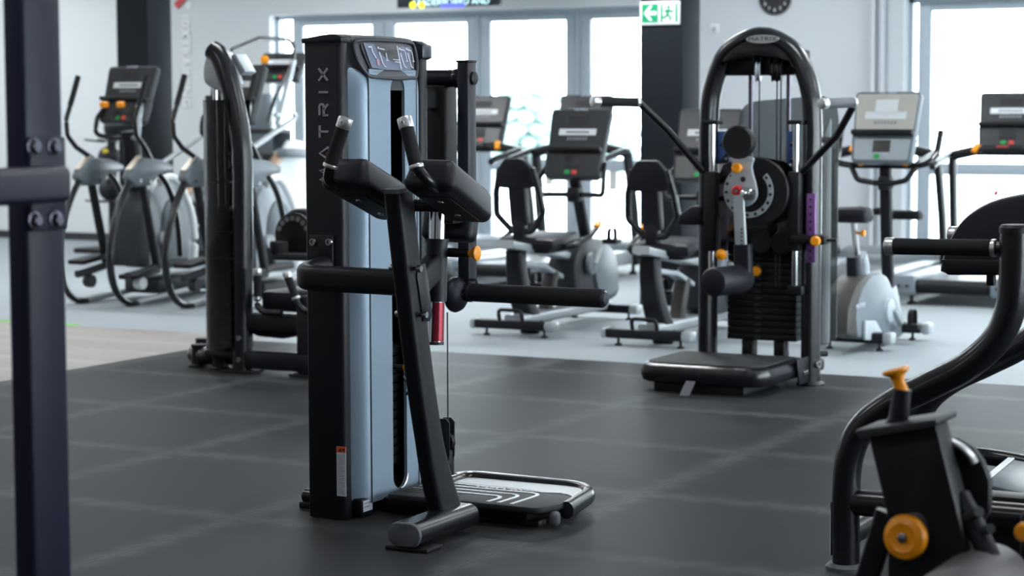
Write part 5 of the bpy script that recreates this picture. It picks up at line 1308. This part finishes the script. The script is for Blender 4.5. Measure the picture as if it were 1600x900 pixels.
B().bb(q(1500, 800).x, q(1650, 800).x, YR + .04, YR + .14, q(1550, 868).z, q(1550, 778).z, .012).build('lower_housing', 'blackm', sm2)
# tilted foot plate with its loop rail
fp = [at(1534, 762, Y=6.30), at(1620, 782, Y=6.28), at(1640, 735, Y=6.62), at(1580, 724, Y=6.64)]
B().prism(fp, (0, 0, .014), .004).build('foot_plate', 'midgrey', sm2)
B().ribbon([fp[0] + V((.0, 0, .017)), fp[3] + V((.0, 0, .017))], .02, (0, 0, 1), .002).build('plate_edge', 'white', sm2)
B().tube(spline([q(1490, 752, 6.56), q(1500, 722, 6.62), q(1520, 712, 6.66), q(1560, 716, 6.68), q(1620, 728, 6.66), q(1660, 745, 6.62)], 6), .028, 14).build('plate_rail', 'satin', sm2)
B().bb(q(1520, 800).x, q(1650, 800).x, 6.2, 6.5, .02, fp[0].z - .02, .02).build('plate_base', 'blackm', sm2)

# ------------------------------------------------------------------ adjustable post of the machine nearest the right corner
YN = 4.20
q = lambda px, py, dy=0.0: at(px, py, Y=YN + dy)
b0 = q(1440, 900)
nm_ = thing('adjustable_machine', 'blurred black machine post with orange pull pin and round orange knob, bottom right corner', 'strength machine', (b0.x, YN, 0))
def down(p): return V((p.x, p.y, .01))
po = [q(*k) for k in ((1354, 676), (1462, 662), (1476, 720), (1496, 800), (1516, 880))] 
lo_ = [down(q(1525, 900)), down(q(1386, 900))]
B().prism(po + [q(1530, 940)] + lo_ + [q(1386, 900), q(1387, 815)], (0, .09, 0), .008).build('tapered_post', 'blackm', nm_)
B().sweep([q(1388, 800, .05), q(1352, 915, .05), V((q(1335, 900).x, YN + .05, .02))], rrect(.03, .05, .008), (0, 1, 0)).build('post_brace', 'black', nm_)
B().prism([q(*k, -.03) for k in ((1335, 676), (1338, 672), (1460, 655), (1464, 658), (1463, 666), (1345, 686))], (0, .15, 0), .003).build('flange_plate', 'darkgrey', nm_)
B().sweep([q(1398, 668, .04), q(1404, 655, .04), q(1410, 608, .04)], circ(.021, 18), (0, 1, 0), scale=[1.1, 1, .9]).build('pin_housing', 'navy', nm_)
k0, k1 = q(1409, 612, .04), q(1399, 577, .04); kd = (k1 - k0); kl = kd.length
B().lathe([(.014, 0), (.014, kl * .15), (.012, kl * .45), (.017, kl * .72), (.0285, kl * .86), (.029, kl * .98), (.025, kl * 1.04), (0, kl * 1.02)], k0, kd, 24).build('pull_pin', 'orange', nm_)
kn = q(1420, 838, -.01)
nb = B().lathe([(.030, -.02), (.030, 0), (.046, .006), (.0475, .016), (.044, .026), (.030, .032), (.022, .028), (.0, .028)], kn, (-.15, -1, .05), 36).build('round_knob', 'orange', nm_)
B().lathe([(.010, .026), (.010, .034), (.006, .036), (0, .036)], kn, (-.15, -1, .05), 14).build('knob_screw', 'bolt', nb)
B().lathe([(.036, -.03), (.036, -.012), (.030, -.008), (0, -.008)], kn + V((.0, .0, .018)), (-.15, -1, .05), 28).build('knob_boss', 'darkgrey', nm_)
cam_ = [q(*k, .11) for k in ((1448, 684), (1470, 680), (1495, 686), (1518, 700), (1534, 722), (1546, 752), (1545, 800), (1520, 840), (1480, 840), (1455, 760))]
B().prism(cam_, (0, .03, 0), .006).build('cam_plate', 'blackm', nm_)
ce = [q(*k, .095) for k in ((1455, 690), (1476, 687), (1500, 697), (1516, 711), (1524, 724))]
B().sweep(spline(ce, 5), rrect(.03, .010, .004), (0, 1, 0)).build('cam_edge', 'alu', nm_)
B().tube([q(1500, 775, .06), q(1520, 815, .04), q(1548, 872, .02)], .022, 16, (0, 1, 0)).build('link_tube', 'navy', nm_)
B().cyl(q(1512, 808, .0), q(1530, 800, -.03), .012, 14).build('link_bolt', 'darkgrey', nm_)
B().cyl(q(1536, 830, .0), q(1548, 826, -.03), .010, 14).build('link_bolt', 'darkgrey', nm_)
rc = q(1502, 950, -.12)
B().cyl(rc + V((0, -.10, 0)), rc + V((0, .25, 0)), .092, 32, .03).build('roller_pad', mat('grey_brown_vinyl', '5a5658', .55), nm_)
B().bb(rc.x - .02, rc.x + .02, YN - .02, YN + .10, .01, rc.z, .006).build('roller_support', 'blackm', nm_)
p = q(1602, 852, .1)
B().lathe([(.014, 0), (.020, .006), (.020, .018), (.014, .024), (0, .024)], p + V((0, 0, .03)), NY, 20).build('selector_pin', 'orange', nm_)
B().bb(p.x - .02, p.x + .03, p.y + .03, p.y + .08, .01, p.z + .06, .01).build('selector_post', 'blackm', nm_)
B().bb(b0.x - .1, b0.x + .75, YN + .0, YN + .12, .01, .07, .012).build('base_beam', 'black', nm_)

# ------------------------------------------------------------------ light, sky, camera
W = bpy.data.worlds.new('World'); SC.world = W; W.use_nodes = True
nt = W.node_tree; bg = nt.nodes['Background']
tc = nt.nodes.new('ShaderNodeTexCoord'); sx_ = nt.nodes.new('ShaderNodeSeparateXYZ'); rp_ = nt.nodes.new('ShaderNodeValToRGB')
nt.links.new(tc.outputs['Generated'], sx_.inputs[0]); nt.links.new(sx_.outputs['Z'], rp_.inputs[0])
rp_.color_ramp.elements[0].color = (0.88, 0.95, 1.0, 1); rp_.color_ramp.elements[1].color = (0.80, 0.92, 1.0, 1)
nt.links.new(rp_.outputs[0], bg.inputs['Color'])
bg.inputs['Strength'].default_value = 11.0
def area(name, loc, sx, sy, power, col=(1, 1, 1), rot=(0, 0, 0), portal=False):
    l = bpy.data.lights.new(name, 'AREA'); l.shape = 'RECTANGLE'; l.size = sx; l.size_y = sy; l.energy = power; l.color = col
    o = bpy.data.objects.new(name, l); COL.objects.link(o); o.location = loc; o.rotation_euler = rot
    if portal: l.cycles.is_portal = True
    return o
for i, (xa_, xb_) in enumerate(((WA0, WA1), (WB0, WB1))):
    area('window_portal', ((xa_ + xb_) / 2, Y1 + .32, WT / 2), xb_ - xa_, WT, 1, rot=(-PI / 2, 0, 0), portal=True)
area('window_portal', (X1 + .22, (RW0 + RW1) / 2, WTR / 2), WTR, RW1 - RW0, 1, rot=(0, PI / 2, 0), portal=True)
for x in (-15.2, -10.5, -6.3, -2.5, 1.0):  # unseen ceiling lamps, added as interior fill
    for y, pw in ((1.5, 20), (5.5, 24), (9.5, 34), (13.0, 72), (16.2, 33)):
        pw *= 1.45 if x < -12 and y > 12 else 1.0
        area('ceiling_fill_light', (x, y, HC - .03), 1.2, .3, pw, (0.95, 0.98, 1.0))
cam = bpy.data.cameras.new('Camera'); co = bpy.data.objects.new('Camera', cam); COL.objects.link(co)
cam.sensor_width = 36; cam.lens = F_PX / 1600 * 36; cam.clip_start = .1; cam.clip_end = 200
mw = Matrix.Identity(4)
for i, ax in enumerate((RT, UP, -FW)):
    for r in range(3): mw[r][i] = ax[r]
mw.translation = EYEP; co.matrix_world = mw
cam.dof.use_dof = True; cam.dof.focus_distance = 6.9; cam.dof.aperture_fstop = 3.8
SC.camera = co
SC.view_settings.view_transform = 'Standard'; SC.view_settings.look = 'None'; SC.view_settings.gamma = 1; SC.view_settings.use_curve_mapping = False
SC.view_settings.exposure = 0.38
SC.cycles.use_denoising = True; SC.cycles.max_bounces = 10; SC.cycles.transparent_max_bounces = 16
SC.cycles.sample_clamp_indirect = 6; SC.cycles.caustics_reflective = False; SC.cycles.caustics_refractive = False
